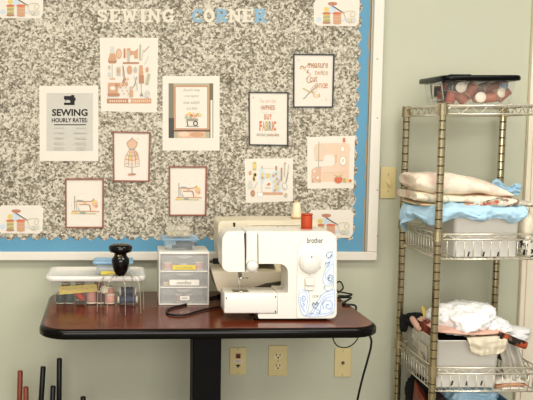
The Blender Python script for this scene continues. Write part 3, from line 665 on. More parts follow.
# free arm
fa = YF - .003
mb = MB(); a = K(224, 313.2); b = K(277.6, 293.2); mb.box(a[0], b[0], fa, YF + .10, a[1], b[1], white_pl, .003, 3); arm = mb.build('free_arm', fm)
mb = MB()
for (u, v) in ((226.2, 298), (275.4, 296.6), (275.2, 313 - 1.6)): q = K(u, v); mb = MB(); mb.box(q[0] - .0014, q[0] + .0014, fa - .0008, fa + .001, q[1] - .003, q[1] + .003, darkslot); mb.build('latch', arm)
zt_ = b[1]
q0 = PZ(233, 292, zt_); q1 = PZ(249, 290, zt_)
mb = MB(); mb.box(K(233.5, 300)[0], K(249.5, 300)[0], fa + .012, fa + .06, zt_, zt_ + .0012, steel, .0005); mb.box(K(240, 300)[0], K(243, 300)[0], fa + .018, fa + .045, zt_ + .001, zt_ + .0018, darkslot); plabel(mb.build('needle_plate', fm), 'steel needle plate')
mb = MB(); mb.box(K(251, 300)[0], K(266, 300)[0], fa + .014, fa + .06, zt_, zt_ + .0008, white_pl2, .0003); mb.build('bobbin_cover', fm)
# needle bar, clamp and presser foot
nx = K(242, 280)[0]; ny = fa + .03
mb = MB(); mb.tube([(nx, ny, K(0, 272)[1] + .004), (nx, ny, K(0, 281)[1])], .0026, dsteel, 10); mb.tube([(nx, ny, K(0, 281)[1]), (nx, ny, zt_ + .002)], .0007, steel); mb.build('needle_bar', fm)
mb = MB(); z = K(0, 279.6)[1]; mb.box(nx - .004, nx + .004, ny - .005, ny + .005, z - .004, z + .004, steel, .001); mb.tube([(nx + .004, ny, z), (nx + .022, ny, z)], .0022, steel, 8); plabel(mb.build('needle_clamp', fm), 'steel needle clamp screw')
mb = MB(); mb.tube([(nx - .005, ny + .008, K(0, 272)[1] + .004), (nx - .005, ny + .008, K(0, 284)[1]), (nx - .003, ny, zt_ + .010)], .0025, steel, 8); mb.box(nx - .007, nx + .005, ny - .016, ny + .012, zt_ + .0015, zt_ + .0045, steel, .001); mb.build('presser_foot', fm)
# control face
mb = MB(); pts = outline([(296.5, 318), (336, 318), (336, 240), (333, 235), (305, 235.5), (297.5, 247)], [3, 6, 6, 4, 6, 8]); 
mb.prism([K(*p) for p in pts], YF - .0014, YF, white_pl2, .0008); mb.build('control_panel', fm)
yp = YF - .0015
pts = outline([(296.5, 318), (336, 318), (336, 240), (333, 235), (305, 235.5), (297.5, 247)], [3, 6, 6, 4, 6, 8])
mb = MB(); mb.tube([(*(lambda q: (q[0], yp, q[1]))(K(*p)),) for p in pts], .0005, mat('panel_line', 'd2cbbb', .5), 5, closed=True); mb.build('panel_outline', fm)
dc = K(309.8, 262)
mb = MB(); mb.lathe([(0, 0), (.0335, 0), (.0335, .004), (.031, .013), (.0295, .0145), (0, .0145)], (dc[0], yp, dc[1]), white_pl, 'y', 40); dial = mb.build('stitch_dial', fm)
mb = MB()
for k in range(20):
    a_ = 2 * PI * k / 20; c_, s_ = math.cos(a_), math.sin(a_)
    mb.tube([(dc[0] + c_ * .022, yp - .0148, dc[1] + s_ * .022), (dc[0] + c_ * .027, yp - .0148, dc[1] + s_ * .027)], .0006, mat('dial_tick', 'c2bcae', .5), 5)
mb.box(dc[0] - .001, dc[0] + .004, yp - .0152, yp - .0145, dc[1] + .014, dc[1] + .020, greyln); plabel(mb.build('dial_marks', dial), 'grey stitch marks around the dial')
mb = MB(); q = K(319.3, 267.4); mb.lathe([(0, 0), (.003, 0), (.003, .002), (0, .002)], (q[0], yp, q[1]), darkslot, 'y', 10); mb.build('indicator_dot', fm); mb = MB(); q = K(309.5, 274.8); mb.tube([(q[0] - .003, yp, q[1] - .002), (q[0], yp, q[1] + .002), (q[0] + .003, yp, q[1] - .002), (q[0] - .003, yp, q[1] - .002)], .0004, greyln, 5); mb.build('indicator_triangle', fm)
mb = MB(); a = K(304, 290.6); b = K(314.6, 277); mb.prism(rr(a[0], a[1], b[0], b[1], .006), yp - .0012, yp, mat('lever_well', 'd6d0c2', .4)); 
mb.prism(rr(a[0] + .002, (a[1] + b[1]) / 2 - .004, b[0] - .002, b[1] - .001, .006), yp - .008, yp, white_pl, .0015); mb.prism(rr(a[0] + .002, a[1] + .002, b[0] - .002, (a[1] + b[1]) / 2 - .006, .004), yp - .004, yp, white_pl, .001); mb.build('reverse_lever', fm)
a = Art(yp - .0002); a.text('brother', 307, 237.6, 323, 243.2, ink, .006); plabel(a.build('maker_lettering', fm), 'small black lettering')
a = Art(yp - .0002); a.text('LX3817', 312.2, 295, 321.2, 297.6, greyln, .01); a.build('model_lettering', fm)
# paisley decoration
pb = mat('paisley_blue', 'b4cdea', .5); pb2 = mat('paisley_pale', 'e6edf4', .5)
a = Art(yp - .0002); sc = 5.0; Z = lambda p, q: (290 + p / sc, 245 + q / sc)
zp([(48, 228), (70, 220), (92, 232), (98, 270), (92, 320), (78, 352), (62, 346), (46, 300)], pb2)
zp([(78, 358), (110, 330), (136, 284), (170, 240), (222, 222), (226, 290), (218, 330), (190, 352), (130, 360)], pb2)
zp([(196, 30), (214, 34), (216, 90), (218, 170), (206, 200), (176, 200), (164, 170), (180, 110)], pb2)
def zc(pts, w=3, m=pb, n=5): zl(pts, w, m, n)
zc([(48, 228), (70, 220), (92, 232), (98, 270), (92, 320), (78, 356)]); zc([(46, 230), (44, 290), (60, 344), (80, 356)]); zc([(56, 240), (72, 232), (84, 246), (88, 280), (82, 318)]); zc([(58, 262), (70, 254), (78, 268), (68, 282), (60, 272), (68, 266)], 4); zc([(58, 300), (66, 320), (76, 336)]); zc([(52, 260), (54, 296), (70, 330)]); zc([(62, 290), (72, 296), (66, 306)], 4)
zc([(78, 358), (106, 332), (134, 286), (168, 242), (222, 222)], 4); zc([(90, 358), (118, 334), (146, 292), (176, 254), (222, 240)]); zc([(222, 224), (224, 290), (216, 330), (188, 352), (130, 358), (90, 360)]); zc([(170, 320), (164, 296), (180, 276), (204, 280), (212, 302), (198, 320), (182, 312), (184, 298), (196, 298)], 4); zc([(150, 340), (156, 300), (178, 266), (214, 258)]); zc([(124, 348), (160, 344), (196, 338), (214, 316)]); zc([(134, 322), (150, 330), (144, 342), (132, 336)], 4)
zc([(112, 300), (118, 288), (128, 300), (134, 286), (140, 296), (126, 316), (112, 300)], 4); zc([(100, 352), (108, 340), (120, 344)], 3); zc([(222, 334), (210, 346)])
zc([(214, 34), (190, 36), (182, 54), (194, 66), (204, 56), (210, 46)], 4); zc([(214, 34), (216, 90), (218, 170), (206, 200), (178, 202), (164, 172), (176, 128), (200, 88), (206, 60)]); zc([(176, 170), (182, 140), (204, 110), (210, 92)]); zc([(186, 170), (196, 150), (210, 154), (210, 174), (196, 180), (192, 168), (200, 162)], 4); zc([(176, 96), (182, 86), (190, 96), (194, 84), (198, 92)], 4); zc([(176, 100), (188, 110), (198, 96)], 3); zc([(176, 206), (170, 216), (182, 228), (200, 226), (216, 210), (220, 180)]); zc([(186, 190), (202, 192), (212, 180)])
a.build('paisley_decoration', fm)
plabel(fm.children[-1], 'pale blue paisley pattern')
hz = K(337, 250)
mb = MB(); mb.lathe([(0, 0), (.026, 0), (.030, .004), (.030, .014), (.026, .019), (0, .02)], (K(337, 0)[0], YF + .06, hz[1] + .006), white_pl, 'x', 30); mb.build('handwheel', fm)
mb = MB()
for u in (262, 332): 
    for y_ in (YF + .015, YF + MD - .015): mb.lathe([(0, 0), (.007, 0), (.008, .009), (0, .009)], (K(u, 0)[0], y_, ZS), black_rub, 'z', 12); mb.build('rubber_foot', fm); mb = MB()

# ------------------------------------------------------------------ rear sewing machine
YB = -.285; BD = .15
KB = lambda u, v: (lambda p: (p.x, p.z))(P(u, v, YB))
rm = thing('sewing_machine', 'older beige sewing machine standing behind the white one', 'sewing machine', (KB(270, 250)[0], YB + BD / 2, ZS))
pts = outline([(246, 220.5), (318, 220.5), (318, 300), (276, 300), (276, 268), (272, 261), (246, 261)], [.1, 6, 3, 1, 4, 3, .1])
mb = MB(); mb.prism([KB(*p) for p in pts], YB, YB + BD, beige_pl, .007, 4); mb.build('body', rm)
pts = outline([(218, 258), (246, 258), (246, 220.3), (218, 221)], [4, .2, .2, 5])
mb = MB(); mb.prism([KB(*p) for p in pts], YB - .006, YB + BD - .01, beige_pl, .004, 3); mb.build('needle_end_cover', rm)
mb = MB(); mb.prism([KB(*p) for p in [(232.6, 222.6), (235, 222.4), (235, 229), (233.6, 229)]], YB - .0075, YB - .005, darkslot); mb.build('thread_slot', rm)
mb = MB(); a = KB(246.5, 229); b = KB(316, 224.4); mb.prism(rr(a[0], a[1] - .02, b[0], b[1], .003), YB - .003, YB, beige_pl, .001)
mb.build('front_panel', rm)
mb = MB(); yq = YB - .0034
for u, w in ((247.5, 2.2), (252.5, 1.5), (262, 1.5), (270, 3), (276, 3), (283, 2)):
    q = KB(u, 226.8); mb.tube([(q[0], yq, q[1]), (q[0] + w * px, yq, q[1] + (.003 if u > 275 else 0))], .0006, greyln, 5)
q0 = KB(252, 225.2); q1 = KB(312, 225.2)
mb.tube([(q0[0], yq, q0[1]), (q1[0], yq, q1[1])], .0006, greyln, 5)
for u in (253, 255): q = KB(u, 227.5); mb.lathe([(0, 0), (.0025, 0), (.0025, .001), (0, .001)], (q[0], yq + .0004, q[1]), mat('mark_orange', 'd7a44c', .5), 'y', 8)
mb.build('panel_marks', rm)
# bed with sloping end
pts = outline([(211, 270), (300, 270), (300, 290), (217, 290.5), (212.4, 276)], [1.5, 0, 0, 3, 1.5])
mb = MB(); mb.prism([KB(*p) for p in pts], YB - .03, YB + BD, beige_pl, .003, 3); mb.build('bed', rm)
a = KB(224, 303.2); b = KB(316, 289)
mb = MB(); mb.box(a[0], b[0], YB - .005, YB + BD - .01, ZS + .008, b[1], beige_pl, .003); mb.build('base', rm)
mb = MB(); zb_ = KB(0, 270)[1]; q = K(248, 300)[0]
yq = YB - .031; mb.prism([(p.x, p.z) for p in [P(u, v, yq) for u, v in ((245, 290), (266, 283.2), (281, 281), (284, 284.5), (283, 289))]], yq - .004, yq, dsteel, .001)
mb.build('metal_plate', rm)
mb = MB(); a = P(213, 269.6, YB + BD - .02); b = P(277, 258.5, YB + BD - .02); mb.box(a.x, b.x, YB + BD - .02, YB + BD - .012, a.z, b.z, blackpl, .002); plabel(mb.build('dark_gap_strip', rm), 'black strip behind the needle area')  # black strip added to make the gap between head and bed dark
mb = MB(); nxb = KB(232, 0)[0]; mb.tube([(nxb, YB + .06, KB(0, 258)[1] + .005), (nxb, YB + .06, zb_ + .002)], .003, dsteel, 8); mb.build('needle_bar', rm)
mb = MB()
for u in (226, 313):
    for y_ in (YB + .015, YB + BD - .03): mb.lathe([(0, 0), (.007, 0), (.008, .009), (0, .009)], (KB(u, 0)[0], y_, ZS), black_rub, 'z', 12); mb.build('rubber_foot', rm); mb = MB()
ztop = KB(0, 220.5)[1]
q = P(296.5, 216, YB + .07)
spool((q.x, YB + .07, ztop + .001), .0185, .058, 'e9dcbb', 'cone of cream thread on a tan base on top of the beige machine', None, core=core_b, cone=True)
zf = K(0, 231.5)[1]; q = P(306.6, 227, YF + .07)
spool((q.x, YF + .07, zf + .0006), .0172, .046, 'b84a26', 'red-orange thread spool standing on top of the white machine', None, core=mat('core_red', 'b84a26', .5))
# ------------------------------------------------------------------ drawer unit
YD = PZ(180, 305.5, ZT).y; KD = lambda u, v: (lambda p: (p.x, p.z))(P(u, v, YD))
a = KD(158.6, 305); b = KD(209.6, 252); x0, x1 = a[0], b[0]; z0, z1 = ZS, b[1]; DD = .155; yb = YD + DD
du = thing('drawer_unit', 'small white three-drawer plastic organizer with labelled clear drawers', 'drawer unit', ((x0 + x1) / 2, YD + DD / 2, ZS))
t = .006; rails = [KD(0, 271.5)[1], KD(0, 287.5)[1]]
mb = MB(); shm = mat('milky_shell', 'f3f0e8', .3, alpha=.72); mb.box(x0, x1, YD, yb, z1 - .009, z1, white_pl, .003, 3); mb.box(x0, x1, YD, yb, z0, z0 + .006, white_pl, .002)
for z in rails: mb.box(x0 + t, x1 - t, YD, yb - .004, z - .003, z + .003, white_pl, .001)
mb.box(x0, x0 + t, YD, yb, z0 + .002, z1 - .004, shm, .002); mb.box(x1 - t, x1, YD, yb, z0 + .002, z1 - .004, shm, .002); mb.box(x0 + t, x1 - t, yb - .004, yb, z0 + .004, z1 - .006, shm)
mb.build('shell', du)
lv = [(rails[0] + .004, z1 - .010), (rails[1] + .004, rails[0] - .004), (z0 + .007, rails[1] - .004)]
lab = [('yellow', (172.5, 265.2, 195.6, 269.6), mat('label_yellow', 'e6d05e', .7)), ('white', (169.4, 279.8, 199.2, 285.4), mat('label_paper', 'f4efe2', .7)), ('white', (180, 296, 189.4, 300.2), mat('label_paper', 'f4efe2', .7))]
for i, (za, zb2) in enumerate(lv):
    mb = MB(); xa, xb = x0 + t + .001, x1 - t - .001; yf2 = YD - .002; th = .0018
    mb.box(xa, xb, yf2, yf2 + th, za, zb2, frost_pl); mb.box(xa, xb, yf2 + th, yb - .012, za, za + .0012, frost_pl); mb.box(xa, xa + th, yf2 + th, yb - .012, za, zb2 - .006, frost_pl); mb.box(xb - th, xb, yf2 + th, yb - .012, za, zb2 - .006, frost_pl)
    dr = mb.build('drawer', du)
    xm = (xa + xb) / 2; zt2 = zb2
    mb = MB(); pts = [(xm - .03, zt2), (xm - .022, zt2 - .007), (xm - .01, zt2 - .010), (xm + .01, zt2 - .010), (xm + .022, zt2 - .007), (xm + .03, zt2)]
    mb.prism(pts, yf2 - .008, yf2, frost_pl); mb.build('pull', dr)
    nm, (u0, v0, u1, v1), lm = lab[i]
    A = P(u0, v1, yf2); B = P(u1, v0, yf2)
    mb = MB(); mb.box(A.x, B.x, yf2 - .0006, yf2, A.z, B.z, lm); lb = plabel(mb.build('drawer_label', dr), f'{nm} paper label')
    ar = Art(yf2 - .0007)
    if i == 1: ar.text('needles', u0 + 7.6, v0 + 1.1, u1 - 8, v1 - 1.0, dgrey, .01)
    else:
        n_ = 9 if i == 0 else 5; w_ = (u1 - u0) / (n_ + 3)
        for k in range(n_): ar.rect(u0 + (k + 1.6) * w_, v0 + 1.5, u0 + (k + 2.2) * w_, v1 - 1.3, dgrey if i else oliv)
    for f_ in ar.mb.bm.verts: pass
    ar.mb.build('label_writing', dr)
zd = lv[0][0] + .0014
for k, (u, rr_, hh) in enumerate(((167.5, .0135, .022), (184, .0125, .017), (198.5, .0135, .024))):
    q = P(u, 268, YD + .02); spool((q.x, YD + .017, zd), rr_, hh, 'cf8365', ('coral thread spool at the left inside the top drawer', 'short coral thread spool behind the yellow drawer label', 'coral thread spool at the right inside the top drawer')[k], 'coral spools in the top drawer')
zd = lv[1][0] + .0014
for k, (u, c) in enumerate(((166, 'd8b64a'), (173, '8a8f6a'), (181, 'c9a24a'), (190, 'b9764e'), (197, '9aa07a'))):
    q = P(u, 286, YD + .012); spool((q.x, YD + .012, zd), .0098, .011, c, f"small {('yellow', 'grey green', 'ochre', 'brown', 'sage')[k]} bobbin inside the drawer marked needles", 'bobbins in the middle drawer', cat='bobbin')
zd = lv[2][0] + .0014
for k, (u, c) in enumerate(((179, '9a6a58'), (189, '6d6a66'))):
    q = P(u, 298, YD + .014); spool((q.x, YD + .014, zd), .0095, .026, c, ('brown thread spool inside the bottom drawer', 'grey thread spool inside the bottom drawer')[k], 'spools in the bottom drawer')

# ------------------------------------------------------------------ boxes / tubs
def tub(mb, x0, x1, y0, y1, z0, z1, tap, m, r=.015, th=.0016, rim=0):
    def ring(g, z, q): return [(x, y, z) for x, y in rr(x0 + g, y0 + g, x1 - g, y1 - g, max(q, .002), 5)]
    rs = [ring(tap + .004, z0, r - .003), ring(tap, z0 + .004, r), ring(0, z1, r)]
    if rim: rs += [ring(-rim, z1, r + rim), ring(-rim, z1 + .002, r + rim)]
    rs += [ring(th, z1 + (.002 if rim else 0), r), ring(tap + th, z0 + .004 + th, r), ring(tap + .004 + th, z0 + th, r - .003)]
    mb.rings(rs, m)
def lid(mb, x0, x1, y0, y1, z0, h, m, r=.02, inset=.012):
    def ring(g, z): return [(x, y, z) for x, y in rr(x0 + g, y0 + g, x1 - g, y1 - g, max(r - g, .004), 6)]
    mb.rings([ring(.003, z0), ring(0, z0 + .002), ring(0, z0 + h * .7), ring(.003, z0 + h), ring(inset, z0 + h), ring(inset + .003, z0 + h - .003), ], m)

# boxes on the drawer unit
zt = z1 + .0006; yc = YD + .075
x0_, x1_ = P(163, 250, yc - .05).x, P(197.5, 250, yc - .05).x; h1 = .034
tb_ = thing('plastic_tub', 'shallow clear tub with pale blue rim holding dark tools, on the drawer unit', 'plastic tub', ((x0_ + x1_) / 2, yc, zt))
mb = MB(); tub(mb, x0_, x1_, yc - .05, yc + .05, zt, zt + h1, .006, mat('pale_clear', 'dfe6ea', .15, alpha=.16), .012); mb.build('tub', tb_)
mb = MB(); lid(mb, x0_ - .008, x1_ + .008, yc - .058, yc + .058, zt + h1 - .001, .008, bluec, .014, .006); plabel(mb.build('lid', tb_), 'translucent pale blue lid')
for k, (ua, ub, dy) in enumerate(((172, 192, -.025), (176, 196, -.01))):
    A = P(ua, 247 + k, yc + dy); B = P(ub, 251, yc + dy)
    mb = MB(); mb.tube([(A.x, yc + dy, zt + .010 + .012 * k), ((A.x + B.x) / 2, yc + dy - .004, zt + .013 + .010 * k), (B.x, yc + dy, zt + .008 + .008 * k)], .0065, blackpl, 10)
    tag(mb.build('hand_tool'), ('dark handled tool at front inside the blue rimmed tub', 'dark handled tool at back inside the blue rimmed tub')[k], 'tool', 'dark tools in the tub')
zt2 = zt + h1 + .0075
x0_, x1_ = P(166.5, 240, yc - .03).x, P(190.5, 240, yc - .03).x; h2 = .034
cb = thing('clear_box', 'small clear lidded box of beads on top of the blue rimmed tub', 'clear box', ((x0_ + x1_) / 2, yc, zt2))
mb = MB(); tub(mb, x0_, x1_, yc - .035, yc + .035, zt2, zt2 + h2 * .6, .001, mat('box_clear', 'efe9d6', .2, alpha=.2), .005); mb.build('box', cb)
mb = MB(); lid(mb, x0_ - .001, x1_ + .001, yc - .036, yc + .036, zt2 + h2 * .6, h2 * .4, mat('box_clear', 'efe9d6', .2, alpha=.2), .006, .004); mb.build('lid', cb)
mb = MB()
for k in range(110):
    p = Vector((x0_ + .006 + random.random() * (x1_ - x0_ - .012), yc - .028 + random.random() * .056, zt2 + .005 + random.random() * .006))
    mb.lathe([(0, -.0028), (.002, -.002), (.0028, 0), (.002, .002), (0, .0028)], p, (yel_i, cream_m, oliv, brown_i)[k % 4], n=7)
o = mb.build('beads'); o['kind'] = 'stuff'; tag(o, 'loose yellow and cream beads inside the small clear box', 'beads')

# left bin with white lid
YL = PZ(95, 306, ZT).y; KL = lambda u, v: (lambda p: (p.x, p.z))(P(u, v, YL))
a = KL(50, 306); b = KL(143, 281); x0, x1 = a[0], b[0]; zL = b[1]; depth = .185
lb = thing('storage_bin', 'clear plastic bin with white lid full of thread spools, left end of table', 'storage bin', ((x0 + x1) / 2, YL + depth / 2, ZS))
mb = MB(); tub(mb, x0, x1, YL, YL + depth, ZS, zL + .004, .008, clear_pl, .025); mb.build('tub', lb)
mb = MB(); lid(mb, KL(42, 0)[0], KL(146, 0)[0], YL - .014, YL + depth + .012, zL, .017, white_pl, .03, .014); plabel(mb.build('lid', lb), 'white lid with recessed top')
zi = ZS + .0025; yy = YL + .032
def bin_spool(u, r, h, col, label, dy=0, lie=None, dz=0, core=None):
    q = P(u, 300, yy + dy); return spool((q.x, yy + dy, zi + dz + (r * 1.06 if lie else 0)), r, h, col, label, 'spools in the white-lidded bin', M=lie, core=core)
dkc = mat('core_cream_dark', 'b9b39c', .5)
bin_spool(60.4, .0140, .034, '2e3d37', 'dark green-black thread spool, leftmost in the white-lidded bin', core=dkc)
bin_spool(69.4, .0140, .035, '33463f', 'dark green-black thread spool beside the leaning red one', core=dkc)
bin_spool(83, .0125, .052, 'c2452b', 'red thread spool lying tilted in the white-lidded bin', lie=(0, R(-40), 0), core=mat('core_red', 'cf4a22', .5))
bin_spool(91.4, .016, .052, 'd0988a', 'tall dusty pink thread spool in the middle of the white-lidded bin')
bin_spool(100.2, .0125, .042, '6a3f33', 'dark brown thread spool right of the tall pink spool')
bin_spool(109.8, .0165, .030, 'e3a996', 'short pale pink thread spool, lower of two stacked')
bin_spool(109.8, .0145, .024, 'd2907a', 'salmon thread spool stacked on the pale pink one', dz=.031)
bin_spool(117.5, .0115, .066, '2c3a55', 'navy thread spool lying on the bin floor at right', lie=(0, R(90), 0))
bin_spool(119.5, .015, .055, '27324a', 'navy thread spool lying behind, at the right of the bin', lie=(0, R(90), 0), dy=.03, dz=.018)
bin_spool(80, .015, .062, '8a8a5a', 'olive thread spool behind the yellow packet', dy=.05)
bin_spool(99, .015, .066, 'c8745a', 'rust thread spool in the back of the white-lidded bin', dy=.06)
bin_spool(66, .015, .06, '5c5148', 'brown-grey thread spool behind the dark green pair', dy=.05)
q = P(104.4, 289.5, YL + .013)
mb = MB(); mb.lathe([(0, 0), (.0135, 0), (.0135, .004), (.010, .0045), (.004, .0055), (0, .005)], (q.x, YL + .014, q.z), mat('disc_cream', 'e9dfbd', .5), 'y', 24)
for k in range(6): a_ = k * PI / 3; mb.lathe([(0, 0), (.0014, 0), (.0014, .001), (0, .001)], (q.x + .007 * math.cos(a_), YL + .0095, q.z + .007 * math.sin(a_)), oliv, 'y', 8)
tag(mb.build('bobbin_disc'), 'round cream disc with dotted face against the bin front', 'disc')
A = P(58.8, 286.5, YL + .013); B = P(59.6, 294.6, YL + .013); C = P(97.4, 291.4, YL + .013); D = P(96.6, 284, YL + .013)
mb = MB(); ypk = YL + .012
pk = thing('notions_packet', 'flat yellow printed packet leaning above the spools in the bin', 'packet', ((A.x + C.x) / 2, ypk, B.z))
mb.prism([(B.x, B.z), (C.x, C.z), (D.x, D.z), (A.x, A.z)], ypk, ypk + .004, mat('packet_yellow', 'd3bd5a', .6, var=.2, scale=120)); mb.build('packet', pk)
ar = Art(ypk - .0002)
for k in range(11): ar.line([(62 + k * 3.0, 289.4 - k * .2 + .9 * (k % 2)), (63.6 + k * 3.0, 288.0 - k * .2 + 1.2 * (k % 3)), (64.4 + k * 3.0, 289.8 - k * .2)], .6, (brown_i, oliv)[k % 2])
ar.build('printed_marks', pk)
# small blue lidded box on the white lid
yb0 = YL + .022; zlid = zL + .0142
x0_, x1_ = P(95.5, 270, yb0).x, P(130.5, 270, yb0).x
hb = .038
sb = thing('lidded_box', 'small clear box with sky blue lid and yellow label on the white bin lid', 'plastic box', ((x0_ + x1_) / 2, yb0 + .04, zlid))
mb = MB(); tub(mb, x0_, x1_, yb0, yb0 + .08, zlid, zlid + hb, .005, mat('milky_clear', 'dfe5e6', .25, alpha=.4), .01); mb.build('box', sb)
mb = MB(); lid(mb, x0_ - .009, x1_ + .009, yb0 - .009, yb0 + .089, zlid + hb - .001, .010, mat('blue_lid', '9cc3e0', .35, alpha=.8), .012, .006); plabel(mb.build('lid', sb), 'sky blue lid')
A = P(101, 276, yb0 + .002); B = P(117, 272.4, yb0 + .002)
mb = MB(); mb.box(A.x, B.x, yb0 + .0005, yb0 + .0035, zlid + .003, zlid + .014, mat('label_yellow', 'e6d05e', .7)); plabel(mb.build('label_sticker', sb), 'yellow label')

# wire-legged stand with black turned knob
q = PZ(120.6, 311, ZT); sx, sy = q.x, q.y
KS = lambda u, v: (lambda p: (p.x, p.z))(P(u, v, sy))
ws = thing('wire_stand', 'black turned knob on a dome of thin curved wire legs', 'wire stand', (sx, sy, ZS))
sc_ = KS(121, 0)[0] - KS(120, 0)[0]; mb = MB(); prof = []
for v, r_ in ((275.6, 0), (275.6, 4), (273.5, 5.6), (270, 7.4), (265, 8.8), (261, 9.3), (258.5, 8.9), (256.4, 7.0), (255, 6.3), (252.8, 6.6), (252, 7.2), (251.8, 10.8), (250, 12), (247, 12.2), (245.2, 11.2), (244.2, 8), (243.8, 0)): prof.append((r_ * sc_, KS(0, v)[1]))
mb.lathe(prof, (sx, sy, 0), mat('gloss_black', '0d0c0c', .12), n=36); mb.build('knob', ws)
mb = MB(); q = KS(118.6, 255); mb.lathe([(0, 0), (.0045, 0), (.0045, .003), (.003, .005), (0, .0055)], (q[0], sy - 6.2 * sc_, q[1]), mat('brass', 'd8b45a', .25, .9), 'y', 14); plabel(mb.build('stud', ws), 'small brass stud')
zk = KS(0, 274.6)[1]; rad = 24 * sc_
for k in range(8):
    a_ = R(12 + k * 45); c_, s_ = math.cos(a_), math.sin(a_)
    pr = [(.1, 0), (.35, .0005), (.62, -.002), (.84, -.012), (.95, -.028), (1.0, -.055), (1.02, -.085)]
    pts = [(sx + c_ * rad * r_, sy + s_ * rad * r_, zk + dz) for r_, dz in pr] + [(sx + c_ * rad * 1.03, sy + s_ * rad * 1.03, ZS + .001)]
    mb = MB(); mb.tube(smooth_pts(pts, 4), .0012, mat('thin_wire', 'c8c0ac', .3, .8), 6); mb.lathe([(0, 0), (.0017, .0006), (.0017, .003), (0, .004)], pts[-1], mat('thin_wire', 'b9b2a0', .3, .9), n=8); mb.build('wire_leg', ws)

# ------------------------------------------------------------------ cords
def cord(pts, r, label, n=8):
    mb = MB(); mb.tube(smooth_pts(pts, 8), r, cordm, n); return tag(mb.build('power_cord'), label, 'cord')
zc_ = ZS + .0036
def onT(u, v, dz=0): p = PZ(u, v, ZT); return (p.x, p.y, zc_ + dz)
cord([onT(228, 297), onT(215, 298), onT(200, 302), onT(184, 306), onT(171, 309.5), onT(166.6, 312.4), onT(170, 315.8), onT(184, 316.4), onT(200, 312), onT(216, 308.6), onT(240, 306)], .0032, 'black power cord looped in front of the drawer unit')
cord([onT(338, 294), onT(343, 292.5, .012), onT(340, 290, .026), onT(336, 290.5, .02), onT(337, 293.5, .006), onT(346, 294.2), onT(352, 295.6), onT(348, 297.2, .001), onT(338, 297)], .0026, 'black cord coiled at the right side of the white machine')
P0 = onT(338, 300.5); edge = PZ(358, 302.5, ZT)
xe = TC.x + TW / 2
hang = [onT(338, 299.5, .002), onT(345, 298.6), onT(351, 299), (xe - .03, -.30, zc_), (xe + .008, -.31, zc_ - .004), (xe + .0125, -.315, ZT - .03), P(369.8, 336, -.315), P(371, 346, -.315), P(367, 362, -.315), P(362, 380, -.31), P(357, 402, -.3), P(352, 430, -.28), (P(350, 430, -.2).x, -.2, .15), (P(345, 430, -.1).x, -.1, .005)]
cord(hang, .0034, 'black cord hanging over the right table edge down to floor')
cord([P(331.5, 325, -.22), P(332.6, 337, -.22), P(336.5, 345, -.22), P(344, 347.6, -.22), P(352, 345, -.22), P(358.4, 337, -.22), P(361, 325, -.22)], .002, 'thin black cord drooping below the right table end')

# ------------------------------------------------------------------ upright rods at lower left
def rod(u, v, y, m, label, ub, vb, r=.0094):
    top = P(u, v, y); bot = P(ub, vb, y); d = (bot - top); k = (top.z - .002) / -d.z; base = top + d * k
    mb = MB(); mb.tube([base, top - (top - base).normalized() * .002, top], r, m, 14, rs=[r, r, r * .85]); return tag(mb.build('wooden_rod'), label, 'rod', 'upright rods on the floor left of the table')
rustm = mat('rust_rod', '8c4630', .4, var=.12); blackrod = mat('black_rod', '121110', .4, var=.1)
rod(20.2, 370.8, -.13, rustm, 'taller rust red rod standing by the wall at far left', 19.6, 400)
rod(25.8, 386.8, -.16, rustm, 'shorter rust red rod just right of the taller one', 26, 400)
rod(43.2, 366.6, -.13, blackrod, 'black rod leaning slightly, next to the rust rods', 41.2, 400)
rod(53.2, 386, -.16, blackrod, 'shorter black rod touching the tallest black rod', 52.6, 400)
rod(59.4, 358.4, -.12, blackrod, 'tallest black rod standing left of the table', 59, 400)
rod(83.2, 396.6, -.15, blackrod, 'low black rod farthest right, only its tip showing', 83.2, 410)

# ------------------------------------------------------------------ wire rack
RX0, RX1, RY0, RY1 = .956, 1.290, -.42, -.07
rack = thing('wire_rack', 'chrome wire shelving rack with ringed posts and basket shelves', 'shelving rack', ((RX0 + RX1) / 2, (RY0 + RY1) / 2, 0))
ZTOP = P(444, 103.5, RY0).z; z_t1 = P(440, 105.5, RY0).z; z_t2 = P(440, 114, RY0).z
for x in (RX0, RX1):
    for y in (RY0, RY1):
        mb = MB(); prof = [(0, .02), (.0115, .02)]; z = .02
        seq = []
        while z < ZTOP - .03:
            seq += [(.0115, z), (.0115, z + .0235), (.0104, z + .0242), (.0104, z + .0268), (.0115, z + .0275)]; z += .0275
        mb.lathe([(0, .02)] + seq + [(.0115, ZTOP - .004), (.009, ZTOP), (0, ZTOP)], (x, y, 0), postm, n=14, smooth=False)
        # darker groove rings
        z = .02
        while z < ZTOP - .03: mb.lathe([(.0100, z + .0240), (.0108, z + .0244), (.0108, z + .0266), (.0100, z + .0270)], (x, y, 0), postdark, n=16); z += .0275
        p = mb.build('post', rack)
        mb = MB(); mb.lathe([(0, 0), (.012, 0), (.014, .004), (.012, .02), (0, .02)], (x, y, 0), blackpl, n=14); mb.build('foot', p)
def wire(mb, a, b, r=.0022): mb.tube([a, b], r, chrome, 6)
def perim(z, g=0): return [(RX0 + g, RY0 + g, z), (RX1 - g, RY0 + g, z), (RX1 - g, RY1 - g, z), (RX0 + g, RY1 - g, z)]
def loop(mb, z, r, g=0):
    c = perim(z, g)
    for i in range(4): mb.tube([c[i], c[(i + 1) % 4]], r, chrome, 8)
def zig(mb, za, zb3, g=0, step=.055, r=.0016):
    c = perim(0, g)
    for i in range(4):
        a, b = Vector(c[i]), Vector(c[(i + 1) % 4]); n = max(2, round((b - a).length / step)); pts = []
        for k in range(2 * n + 1):
            p = a.lerp(b, k / (2 * n)); p.z = za if k % 2 else zb3; pts.append(p)
        mb.tube(pts, r, chrome, 5)
